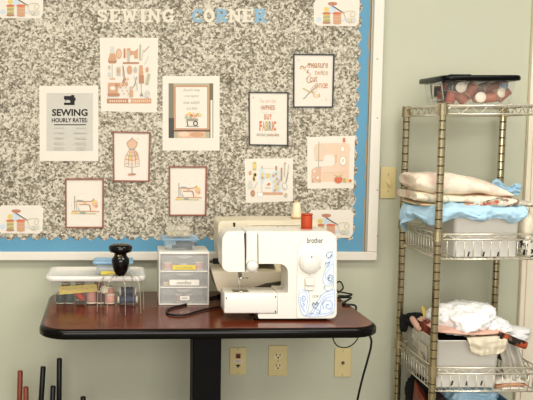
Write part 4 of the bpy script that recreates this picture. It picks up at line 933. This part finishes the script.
def collars(mb, za, zb3):
    for x in (RX0, RX1):
        for y in (RY0, RY1): mb.lathe([(.0118, za), (.0165, za), (.0145, zb3), (.0118, zb3)], (x, y, 0), postm, n=14, smooth=False)
def mat_wires(mb, z, g=0, step=.025, r=.0016):
    n = int((RX1 - RX0 - 2 * g) / step)
    for k in range(1, n): x = RX0 + g + (RX1 - RX0 - 2 * g) * k / n; wire(mb, (x, RY0 + g, z), (x, RY1 - g, z), r)
    for y in (RY0 + .12, RY1 - .12): wire(mb, (RX0 + g, y, z - .003), (RX1 - g, y, z - .003), .0024)
mb = MB(); loop(mb, z_t1, .003); loop(mb, z_t2, .0026); zig(mb, z_t1, z_t2); mat_wires(mb, z_t1 + .003); collars(mb, z_t2 - .004, z_t1 + .006); mb.build('flat_shelf', rack)
SH = z_t1 + .0052
def basket(zr1, zr2, zf):
    mb = MB(); loop(mb, zr1, .003); loop(mb, zr2, .0026); zig(mb, zr1, zr2); collars(mb, zr2 - .006, zr1 + .008); g = .004; loop(mb, zf, .0026, g)
    c = perim(0, .002); cg = perim(0, g)
    for i in range(4):
        a, b = Vector(c[i]), Vector(c[(i + 1) % 4]); a2, b2 = Vector(cg[i]), Vector(cg[(i + 1) % 4]); n = round((b - a).length / .027)
        for k in range(1, n):
            p = a.lerp(b, k / n); q = a2.lerp(b2, k / n); p.z = zr2; q.z = zf; wire(mb, p, q, .0016)
    mat_wires(mb, zf, g); mb.build('basket_shelf', rack); return zf + .0018
B2 = basket(P(440, 234.4, RY0).z, P(440, 239.6, RY0).z, P(440, 259.4, RY0).z)
B3 = basket(P(440, 368, RY0).z, P(440, 373.8, RY0).z, P(440, 391.6, RY0).z)
B4 = basket(.20, .18, .12)

# top bin with black lid
yt = -.385; ytb = -.16
x0 = P(447, 100, yt).x; x1 = P(516, 100, yt).x; zlidb = P(480, 80.2, yt).z
tbn = thing('storage_bin', 'clear bin with black lid and side clip, full of rust spools, on rack top', 'storage bin', ((x0 + x1) / 2, (yt + ytb) / 2, SH))
mb = MB(); tub(mb, x0 - .004, x1 + .006, yt, ytb, SH, zlidb, .012, clear_pl, .02); mb.build('tub', tbn)
mb = MB(); lid(mb, x0 - .018, x1 + .016, yt - .014, ytb + .014, zlidb - .001, .016, blackpl, .03, .012); mb.box(P(449, 80, yt).x, P(470, 80, yt).x, yt - .012, yt + .012, zlidb + .012, zlidb + .018, blackpl, .003); plabel(mb.build('lid', tbn), 'black lid')
mb = MB(); ylc = yt + .08; xl = x0 - .0065; zz0 = zlidb - .058; zz1 = zlidb - .004
mb.tube([(xl + .004, ylc - .05, zz0), (xl, ylc - .05, zz1), (xl, ylc + .05, zz1), (xl + .004, ylc + .05, zz0)], .004, mat('clip_clear', 'dfe0d8', .25, alpha=.75), 8, closed=True); plabel(mb.build('side_clip', tbn), 'pale translucent side clip')
TSP = [  # zoom px (410,60,/4.333): x, y, axis-end radius, kind
 (262, 130, 'a35c42', (0, R(38), 0), .017, .044, 'rust spool tilted steeply near the middle'), (222, 160, 'a8644a', (0, R(-40), 0), .017, .042, 'rust spool leaning low at the left'),
 (296, 164, 'c98a70', (R(90), 0, 0), .0165, .04, 'spool facing front with big cream end low in the centre'), (342, 172, 'b06c50', (0, R(84), 0), .016, .05, 'pinkish rust spool lying along the bin floor'),
 (352, 106, '84442f', (0, R(80), 0), .0155, .055, 'dark rust spool lying under the lid at right'), (378, 142, 'c4a070', (R(90), 0, R(20)), .0155, .04, 'spool with yellowish cream end facing front at right'),
 (404, 150, 'a55a3f', (0, R(50), 0), .015, .042, 'rust spool at the far right end'), (414, 92, 'cbb9a0', (R(90), 0, 0), .014, .036, 'cream ended spool high in the right corner'),
 (214, 98, '5b5146', (R(90), 0, 0), .0165, .036, 'dark spool with cream end high at left'), (432, 118, '8796a8', (R(10), 0, 0), .013, .036, 'dull blue spool at the right wall'),
 (310, 120, '6d5a4c', (0, R(70), 0), .013, .045, 'brown spool in the centre below the lid'), (176, 165, 'a0503c', (0, R(15), 0), .015, .04, 'rust spool near the left front corner')]
for i, (p, q, c, rot, r_, h_, l) in enumerate(TSP):
    yq = yt + .045 + (.012 if i % 3 == 1 else 0)
    w = P(410 + p / 4.333, 60 + q / 4.333, yq); M3 = Euler(rot).to_matrix()
    lo = Vector((x0 + .03, yt, SH + .018)); w.x = max(x0 + .024, min(x1 - .022, w.x)); w.z = max(SH + .022, min(zlidb - .02, w.z))
    b_ = w - M3 @ Vector((0, 0, h_ / 2))
    spool(tuple(b_), r_, h_, c, l + ' in the black-lidded bin', 'spools in the black-lidded bin', M=rot, core=(core_m if 'cream end' in l else mat('core_rust', 'a8806a', .6)))
for i, (yq, zq, c) in enumerate(((yt + .085, .028, '2a2826'), (yt + .105, .052, 'a4523c'), (yt + .13, .026, '9a4b37'), (yt + .165, .045, '3a3430'))):
    spool((x0 + .032, yq, SH + zq - .018), .0155, .036, c, ('black', 'rust red', 'brick red', 'charcoal')[i] + ' spool seen through the left end of the black-lidded bin', 'spools in the black-lidded bin', core=mat('core_rust', 'a8806a', .6))
o = MB().crumple((x0 + .05, yt + .10, SH + .045), (.022, .05, .03), mat('charcoal_cloth', '4a4744', .9), 4, fold=.1, sub=4).build('cloth_scrap'); tag(o, 'charcoal cloth scrap bunched inside the left of the black-lidded bin', 'cloth')

# shelf two: white bin, blue drape, folded fabrics
binm = mat('white_bin', 'f6f3ec', .4, var=.015)
def slots(mb, us, v, y):
    for u in us:
        A = P(u, v, y); mb.prism([(A.x - .0035, A.z - .008), (A.x + .001, A.z - .008), (A.x + .0045, A.z + .008), (A.x - .001, A.z + .006)], y - .0006, y + .001, darkslot)
y0b = RY0 + .03; y1b = RY1 - .03
x0 = P(453.5, 240, y0b).x; x1 = P(519.5, 240, y0b).x; zr = P(480, 210, y0b).z
wb = thing('open_bin', 'white plastic bin under blue cloth on the middle basket shelf', 'bin', ((x0 + x1) / 2, (y0b + y1b) / 2, B2))
mb = MB(); tub(mb, x0, x1, y0b, y1b, B2, zr, .004, binm, .012, .003, .004); mb.build('tub', wb)
mb = MB(); slots(mb, (468.5, 483.5, 498), 254, y0b + .0035); mb.build('vent_slots', wb)
# blue cloth
bcl = mat('blue_cloth', 'b9daec', .75, var=.08, scale=20, bump=.6, bscale=40)
xl = P(399, 215, -.2).x
path = [Vector(p) for p in ((x0 - .005, y1b - .0, 0), (x0 - .06, y1b - .04, 0), (x0 - .105, -.22, 0), (x0 - .095, -.31, 0), (x0 - .03, y0b - .02, 0), (x0 + .06, y0b - .022, 0), (x0 + .12, y0b - .02, 0), (x1 - .02, y0b - .022, 0), (x1 + .006, y0b - .012, 0))]
sp = smooth_pts(path, 14); cen = Vector(((x0 + x1) / 2, (y0b + y1b) / 2, 0))
def fblue(u, v):
    i = min(int(u * (len(sp) - 1)), len(sp) - 2); t = u * (len(sp) - 1) - i; p = sp[i].lerp(sp[i + 1], t)
    inn = (cen - p); inn.z = 0
    n1 = noise.noise(Vector((u * 9, v * 2, 1))); n2 = noise.noise(Vector((u * 22, v * 5, 4)))
    drop = .040 + .026 * 1.7 * max(0, 1 - abs(u - .25) / .24) + .016 * noise.noise(Vector((u * 7, 0, 9))) + .010 * math.sin(u * 31)
    bulge = .008 * math.sin(u * 40 + v * 2) * (.3 + v) + .014 * n1 + .012 * n2 + .010 * noise.noise(Vector((u * 44, v * 9, 6)))
    if v < .45: s = 1 - v / .45; q = p + inn * (.55 * s); z = zr + .010 + .008 * n1 + .008 * n2 + .012 * math.sin(v / .45 * PI)
    else: s = (v - .45) / .55; q = p - inn.normalized() * (.012 * math.sin(s * PI) + bulge * s); z = zr + .010 - drop * s ** 1.2 + .006 * n2
    if u > .45: q.y = min(q.y, y0b - .0065) if v >= .45 else q.y
    return Vector((q.x, q.y, z))
mb = MB(); mb.sheet(120, 26, fblue, bcl, .0015)
o = mb.build('blue_cloth'); tag(o, 'crumpled pale blue cloth draped over the rim of the middle bin', 'cloth')
mb = MB(); q0 = P(502, 190, -.2); mb.sheet(24, 16, lambda u, v: P(491 + 31 * u - 3 * (1 - v) * u, 195 - (13 + 3 * math.sin(u * 9) - 8 * max(0, u - .35)) * v, -.17 + .02 * noise.noise(Vector((u * 5, v * 4, 2)))), bcl, .0015)
o = mb.build('blue_cloth'); tag(o, 'pale blue cloth corner standing up behind the folded floral fabric', 'cloth')
fl1 = floral_mat('floral_cream', 'eee2cd', [('ead0c0', .54, 16), ('dfd9c0', .6, 24), ('dfbcae', .64, 30)])
fl2 = floral_mat('floral_print', 'eadfc9', [('e6c6b2', .57, 18), ('c4bfa8', .58, 30), ('cb8468', .66, 26), ('9fadaa', .66, 34)])
fl3 = floral_mat('floral_dark', 'c9c2b2', [('e8dcc8', .5, 30), ('8a7f72', .55, 40), ('b8644c', .60, 30), ('7f9ba2', .64, 36), ('3a3836', .64, 44)])
yc = -.28
def st(u, vt, vb, y=yc, hy=.1):
    a = P(u, vt, y - hy * .6); b = P(u, vb, y - hy * .6); return ((a.x), (a.z + b.z) / 2, max((a.z - b.z) / 2, .0008), y, hy)
mb = MB(); mb.slab([st(410, 180, 182, hy=.05), st(411.5, 175.5, 186, hy=.08), st(417, 173.6, 190), st(430, 173.6, 194), st(452, 173.8, 195.2), st(470, 176.8, 195.2), st(488, 181.5, 195), st(500, 187, 195), st(507, 192, 195.4), st(509, 194, 195, hy=.06)], fl1, 3, .009)
o = mb.build('folded_fabric'); tag(o, 'plump folded cream fabric with faint pink flowers, topmost on middle shelf', 'fabric', 'folded fabrics on the middle shelf')
mb = MB(); mb.slab([st(411, 196, 198, hy=.06), st(413, 191.6, 200), st(418, 191.4, 201), st(430, 193.4, 202.6), st(450, 194.6, 203), st(472, 194.4, 203), st(490, 195, 203), st(498, 196, 202.6), st(503, 200, 201.5, hy=.07)], fl2, 8, .006)
o = mb.build('folded_fabric'); tag(o, 'flat folded cream and coral print fabric, second in the pile', 'fabric', 'folded fabrics on the middle shelf')
mb = MB(); mb.slab([st(452, 203, 203.6, -.29, .08), st(462, 202.6, 205.6, -.29), st(480, 200, 207, -.29, .115), st(496, 196.6, 207, -.295, .12), st(512, 197.4, 207, -.295, .12), st(526, 201, 206.8, -.295, .11), st(534, 203.6, 206.6, -.295, .08), st(537, 205, 205.8, -.295, .05)], fl3, 5, .004)
o = mb.build('folded_fabric'); tag(o, 'folded grey print fabric with red flowers sticking out at right', 'fabric', 'folded fabrics on the middle shelf')
mb = MB(); mb.slab([st(411, 202, 203.8, -.27, .07), st(418, 201.6, 205, -.27), st(430, 202.4, 205.6, -.27), st(455, 203.2, 206, -.27), st(475, 203.6, 206, -.27, .09), st(484, 204.4, 205.6, -.27, .06)], floral_mat('floral_edge', 'd9cba8', [('e3b48a', .55, 26), ('4a4440', .63, 30)]), 15, .003)
o = mb.build('folded_fabric'); tag(o, 'thin folded tan fabric at the bottom of the pile on the blue cloth', 'fabric', 'folded fabrics on the middle shelf')
q = P(527, 224, -.36); zq = B2
o = MB().crumple((q.x, -.33, (P(0, 212, -.36).z + P(0, 240, -.36).z) / 2), (.022, .05, .052), mat('cream_cloth', 'efe6d0', .8), 6, .15, 1.6, 4, fold=.05).build('cloth_bundle'); tag(o, 'cream cloth bundle beside the white bin at right end of middle shelf', 'cloth')
damask = floral_mat('damask', 'e8e2d4', [('3a3836', .5, 60), ('b5b0a4', .66, 50)])
o = MB().crumple((q.x + .002, -.365, B2 + .030), (.025, .035, .034), damask, 9, .1, 1.4, 4, fold=.04).build('cloth_bundle'); tag(o, 'black and white patterned cloth bundle in the middle basket corner', 'cloth')

# shelf three
y0b = RY0 + .03; y1b = RY1 - .03; x0 = RX0 + .016; x1 = P(499, 370, y0b).x; zr = P(470, 341, y0b).z
wb = thing('open_bin', 'white plastic bin heaped with cloths on the lower basket shelf', 'bin', ((x0 + x1) / 2, (y0b + y1b) / 2, B3))
mb = MB(); tub(mb, x0, x1, y0b, y1b, B3, zr, .005, binm, .014, .003, .003); mb.build('tub', wb)
mb = MB(); slots(mb, (452, 466.5, 481.5), 383, y0b + .004); mb.build('vent_slots', wb)
zz = zr
blackc = mat('black_cloth', '1c1a1a', .9); brownc = mat('brown_cloth', '7a3c2a', .8, var=.25, scale=60); pinkc = mat('pink_cloth', 'dcb5a2', .85, var=.1, scale=60); whitec = mat('white_cloth', 'f3f2f0', .75, var=.02, bump=.3, bscale=60); beigec = mat('beige_cloth', 'd9cfb9', .85, var=.04, bump=.3, bscale=60); greyc = mat('grey_cloth', 'bdb8ac', .85, var=.05)
xm = (x0 + x1) / 2
o = MB().crumple((xm, -.25, zz - .030), ((x1 - x0) / 2 - .022, .11, .020), blackc, 12, .1, 2, 4, pw=.5, fold=.08).build('cloth_bundle'); tag(o, 'black cloth filling the lower bin beneath the white one', 'cloth')
# pink edge sheet
def stp(u, vt, vb, y, hy): 
    a = P(u, vt, y - hy); b = P(u, vb, y - hy); return (a.x, (a.z + b.z) / 2, max((a.z - b.z) / 2, .0008), y, hy)
mb = MB(); mb.slab([stp(436, 331, 332, -.28, .10), stp(442, 329.8, 334.4, -.28, .115), stp(460, 331, 335.8, -.28, .12), stp(482, 332, 337, -.28, .12), stp(500, 330.4, 336, -.28, .12), stp(508, 330, 334, -.28, .11), stp(511, 331, 333, -.28, .08)], pinkc, 3, .003)
o = mb.build('folded_fabric'); tag(o, 'folded dusty pink fabric showing as a thin edge under white cloth', 'fabric')
def heap(c, s, m, seed, **k): return MB().crumple(c, s, m, seed, **k)
zp_ = P(460, 331.5, -.38).z
mb = MB(); q = P(467, 318, -.30); mb.crumple((q.x - .004, -.29, q.z - .002), (.092, .10, .047), whitec, 21, .28, 2.2, 5, .9, .19)
q = P(493, 326, -.30); mb.crumple((q.x, -.30, q.z - .002), (.045, .085, .032), whitec, 25, .28, 2.2, 5, .9, .22)
o = mb.build('cloth_heap'); tag(o, 'big crumpled pure white cloth heaped on the lower bin', 'cloth')
# beige cloth hanging over the rim
def fbeige(u, v):
    ub = 467 + 43 * u; lo = 354.5 + 1.8 * math.sin(u * 7) + 3 * u - 3 * (1 - u) ** 4 - 34 * max(0, u - .72); top = 338 - 3 * u
    yy = y0b - .010 - .018 * math.sin(min(1, v * 1.3) * PI * .7) - .006 * math.sin(u * 21 + v * 2) * v - .006 * noise.noise(Vector((u * 6, v * 5, 3)))
    if v < .25: t = v / .25; return P(ub - 3 * (1 - t), top - 3 + 3 * t, y0b + .06 * (1 - t) - .010)
    t = (v - .25) / .75; return P(ub + (5 - 8 * u) * t * .9, top + (lo - top) * t, yy)
mb = MB(); mb.sheet(40, 26, fbeige, beigec, .002); o = mb.build('beige_cloth'); tag(o, 'beige cloth hanging over the front rim of the lower bin', 'cloth')
# left end: black, brown and pink clothes over the bin rim, yellow scrap
q = P(419, 328, -.17); mb = MB(); mb.crumple((x0 + .018, -.15, zz + .014), (.038, .05, .022), blackc, 31, .2, 2, 4, .8, .2); mb.crumple((x0 - .018, -.12, zz - .004), (.010, .026, .028), blackc, 33, .2, 2, 4, .8, .2)
o = mb.build('cloth_bundle'); tag(o, 'black cloth spilling over the left back rim of the lower bin', 'cloth')
mb = MB(); mb.crumple((x0 + .02, -.26, zz + .012), (.024, .045, .026), brownc, 35, .2, 2.2, 4, .8, .15); o = mb.build('cloth_bundle'); tag(o, 'reddish brown cloth beside the black one on the lower bin', 'cloth')
mb = MB(); mb.tube(smooth_pts([(x0 - .003, -.17, zz + .024), (x0 - .006, -.21, zz + .016), (x0 + .0, -.25, zz - .004 + .008), (x0 + .012, -.28, zz + .006)], 5), .011, pinkc, 10); o = mb.build('rolled_cloth'); tag(o, 'narrow pink cloth roll on the left rim of the lower bin', 'cloth')
q = P(430, 312, -.22); mb = MB(); mb.sheet(8, 8, lambda u, v: Vector((x0 + .02 + .055 * u * (1 - .5 * v), -.215 + .03 * v, zz + .030 + .042 * v * (1 - .5 * u) + .004 * math.sin(u * 5))), mat('yellow_paper', 'dcc46a', .7), .001); o = mb.build('paper_scrap'); tag(o, 'yellow paper scrap poking up behind the white cloth', 'paper')
# clear bag hanging at the left end of the bin
def fbag(u, v):
    y = -.38 + .19 * u; z = zz + .006 - .105 * v * (1 - .35 * u)
    return Vector((x0 - .004 - .007 * math.sin(v * PI) - .003 * noise.noise(Vector((u * 6, v * 6, 1))), y, z))
mb = MB(); mb.sheet(24, 20, fbag, mat('bag_film', 'e4e0d4', .2, alpha=.55, bump=.8, bscale=30), .0008); bagm = floral_mat('bag_print', 'd8d0bf', [('b5654a', .6, 20), ('8f8a78', .56, 34)])
mb.sheet(12, 12, lambda u, v: Vector((x0 - .0125, -.35 + .09 * u, zz - .03 - .05 * v)), bagm, .0006)
o = mb.build('plastic_bag'); tag(o, 'wrinkled clear plastic bag against the left side of the lower bin', 'bag')
# right end
q = P(517, 341, -.34)
mb = MB(); mb.tube(smooth_pts([P(498, 335, -.40), P(507, 338, -.41), P(516, 342, -.42), P(526, 345.5, -.425)], 4), .0125, floral_mat('dark_roll', '2c221d', [('a8502f', .52, 40), ('6b5a44', .6, 60)]), 12, rs=None); o = mb.build('rolled_cloth'); tag(o, 'dark brown and rust cloth roll pointing forward at the right', 'cloth')
mb = MB(); q = P(522, 337, -.33); mb.crumple((q.x - .004, -.27, q.z + .001), (.046, .06, .017), whitec, 41, .3, 2.4, 4, .8, .22); o = mb.build('cloth_bundle'); tag(o, 'small white cloth bundle above the dark roll at right', 'cloth')
def fgrey(u, v):
    a = P(503 + 18 * u + 6 * v * u + 3 * v, 346 + 35 * v - 4 * u, -.385); a.y += .012 * math.sin(u * 14) + .01 * noise.noise(Vector((u * 4, v * 3, 7))) + .03 * (1 - v); return a
mb = MB(); mb.sheet(24, 24, fgrey, greyc, .002); o = mb.build('grey_cloth'); tag(o, 'grey cloth hanging down into the lower basket right of the bin', 'cloth')
q = P(516, 384, -.36); mb = MB()
for k, (m_, dz, l) in enumerate(((mat('paper_white', 'efe9dd', .7), 0, ''), (mat('paper_orange', 'dba784', .7), .012, ''), (mat('paper_white', 'efe9dd', .7), .022, ''))):
    o = MB().slab([stp(497, 390 - dz * 300 + 0, 391.5 - dz * 300, -.33, .05), stp(506, 386.6 - dz * 300, 391.2 - dz * 300, -.33, .065), stp(520, 386.2 - dz * 300, 391 - dz * 300, -.33, .065), stp(527, 388 - dz * 300, 390.6 - dz * 300, -.33, .06)], m_, 50 + k, .002).build('folded_cloth')
    tag(o, ('folded white cloth lying lowest at right in lower basket', 'folded orange-tan cloth sandwiched between two white ones', 'folded white cloth lying over the orange-tan one')[k], 'cloth', 'folded cloths in the lower basket')
# dark plastic bag between bin and grey cloth
mb = MB(); q = P(505, 352, -.30); mb.crumple((q.x, -.27, q.z), (.018, .06, .03), mat('dark_grey_cloth', '5d6064', .8), 45, .2, 2, 4, .8, .14); o = mb.build('cloth_bundle'); tag(o, 'dark grey cloth tucked between the lower bin and grey cloth', 'cloth')

# bottom shelf contents just below the lower basket
ztb = B3 - .012
q = P(478, 393, -.32)
bb = thing('storage_tub', 'blue tub with crumpled light blue plastic on the bottom shelf', 'tub', (1.15, -.26, B4))
mb = MB(); tub(mb, 1.045, 1.235, -.38, -.14, B4, P(495, 398, -.30).z, .02, mat('blue_tub', '4f7fa8', .35), .04, .003, .004); mb.build('tub', bb)
o = MB().crumple((1.125, -.27, B3 - .062), (.08, .085, .048), mat('blue_film', 'b9d6e6', .3, alpha=.85, bump=.6, bscale=50), 51, .2, 2.4, 5, .8, .16).build('plastic_bag'); tag(o, 'crumpled pale blue plastic bag inside the bottom blue tub', 'bag')
mb = MB(); q = P(421, 384, -.36); x_ = .975
bt = [P(416, 383, -.33), P(422, 388, -.34), P(432, 398, -.36), P(440, 412, -.37)]
mb = MB(); mb.sheet(20, 12, lambda u, v: Vector((1.0 - .028 + .05 * v, -.36 + .15 * u, B3 - .022 - .09 * (1 - u) ** 1.3 - .06 * v + .01 * math.sin(u * 6))), mat('rust_leather', '8a4632', .45, var=.15), .004)
mb.sheet(20, 12, lambda u, v: Vector((1.0 - .028 + .05 * v, -.36 + .15 * u, B4 + .004 + (B3 - .03 - .09 * (1 - u) ** 1.3 - .06 * v - B4) * .0)), mat('rust_leather', '8a4632', .45, var=.15), .004)
mb.sheet(20, 12, lambda u, v: Vector((.972 + .003 * math.sin(v * 7), -.36 + .15 * u, B4 + .004 + (B3 - .022 - .09 * (1 - u) ** 1.3 + .01 * math.sin(u * 6) - B4 - .004) * v)), mat('rust_leather', '8a4632', .45, var=.15), .004)
o = mb.build('leather_bag'); tag(o, 'rust brown leather bag edge below the lower basket at left', 'bag')
o = MB().crumple((1.005, -.15, B3 - .09), (.035, .06, .06), blackc, 55, .2, 2, 4, .8, .12).crumple((1.005, -.15, B4 + .09), (.035, .06, .088), blackc, 56, .1, 2, 4, .6, .08).crumple((1.005, -.15, B4 + .22), (.034, .058, .09), blackc, 57, .1, 2, 4, .6, .08).build('cloth_bundle'); tag(o, 'black cloth bundle under the left of lower basket', 'cloth')
o = MB().crumple((1.02, -.30, B3 - .10), (.022, .05, .05), mat('dark_brown_cloth', '3b2a26', .8), 58, .2, 2, 4, .8, .12).crumple((1.02, -.30, B4 + .12), (.022, .05, .115), mat('dark_brown_cloth', '3b2a26', .8), 59, .1, 2, 4, .6, .08).build('cloth_bundle'); tag(o, 'dark brown cloth between leather bag and blue tub', 'cloth')

# ------------------------------------------------------------------ light, world, camera
def area(name, loc, sx, sy, power, rot=(0, 0, 0), col=(1, .985, .955)):
    l = bpy.data.lights.new(name, 'AREA'); l.shape = 'RECTANGLE'; l.size = sx; l.size_y = sy; l.energy = power; l.color = col
    o = bpy.data.objects.new(name, l); COL.objects.link(o); o.location = loc; o.rotation_euler = rot; return o
area('ceiling_light', (-.5, -1.7, 2.72), 1.2, .6, 25, col=(1, .96, .88))
area('ceiling_light', (1.35, -1.7, 2.72), 1.2, .6, 30, col=(1, .99, .96))
area('ceiling_light', (.4, -3.9, 2.72), 2.4, .9, 56)
area('fill_light', (.2, -5.1, 1.5), 3.4, 1.8, 118, (PI / 2, 0, 0), (1, .98, .95))  # added fill lamp behind the camera, brightens faces turned toward it
w = bpy.data.worlds.new('world'); S.world = w; w.use_nodes = True
bg = w.node_tree.nodes['Background']; bg.inputs['Color'].default_value = (1, .985, .96, 1); bg.inputs['Strength'].default_value = .45
cam = bpy.data.cameras.new('camera'); co = bpy.data.objects.new('camera', cam); COL.objects.link(co)
cam.sensor_width = 36; cam.lens = F * 36 / 533; cam.shift_x = (266.5 - PX) / 533; cam.shift_y = (PY - 200) / 533
co.location = CAM; co.rotation_euler = (PI / 2 - TH, 0, 0); cam.clip_start = .05
S.camera = co
S.view_settings.view_transform = 'Standard'; S.view_settings.look = 'Medium High Contrast'; S.view_settings.exposure = -.42
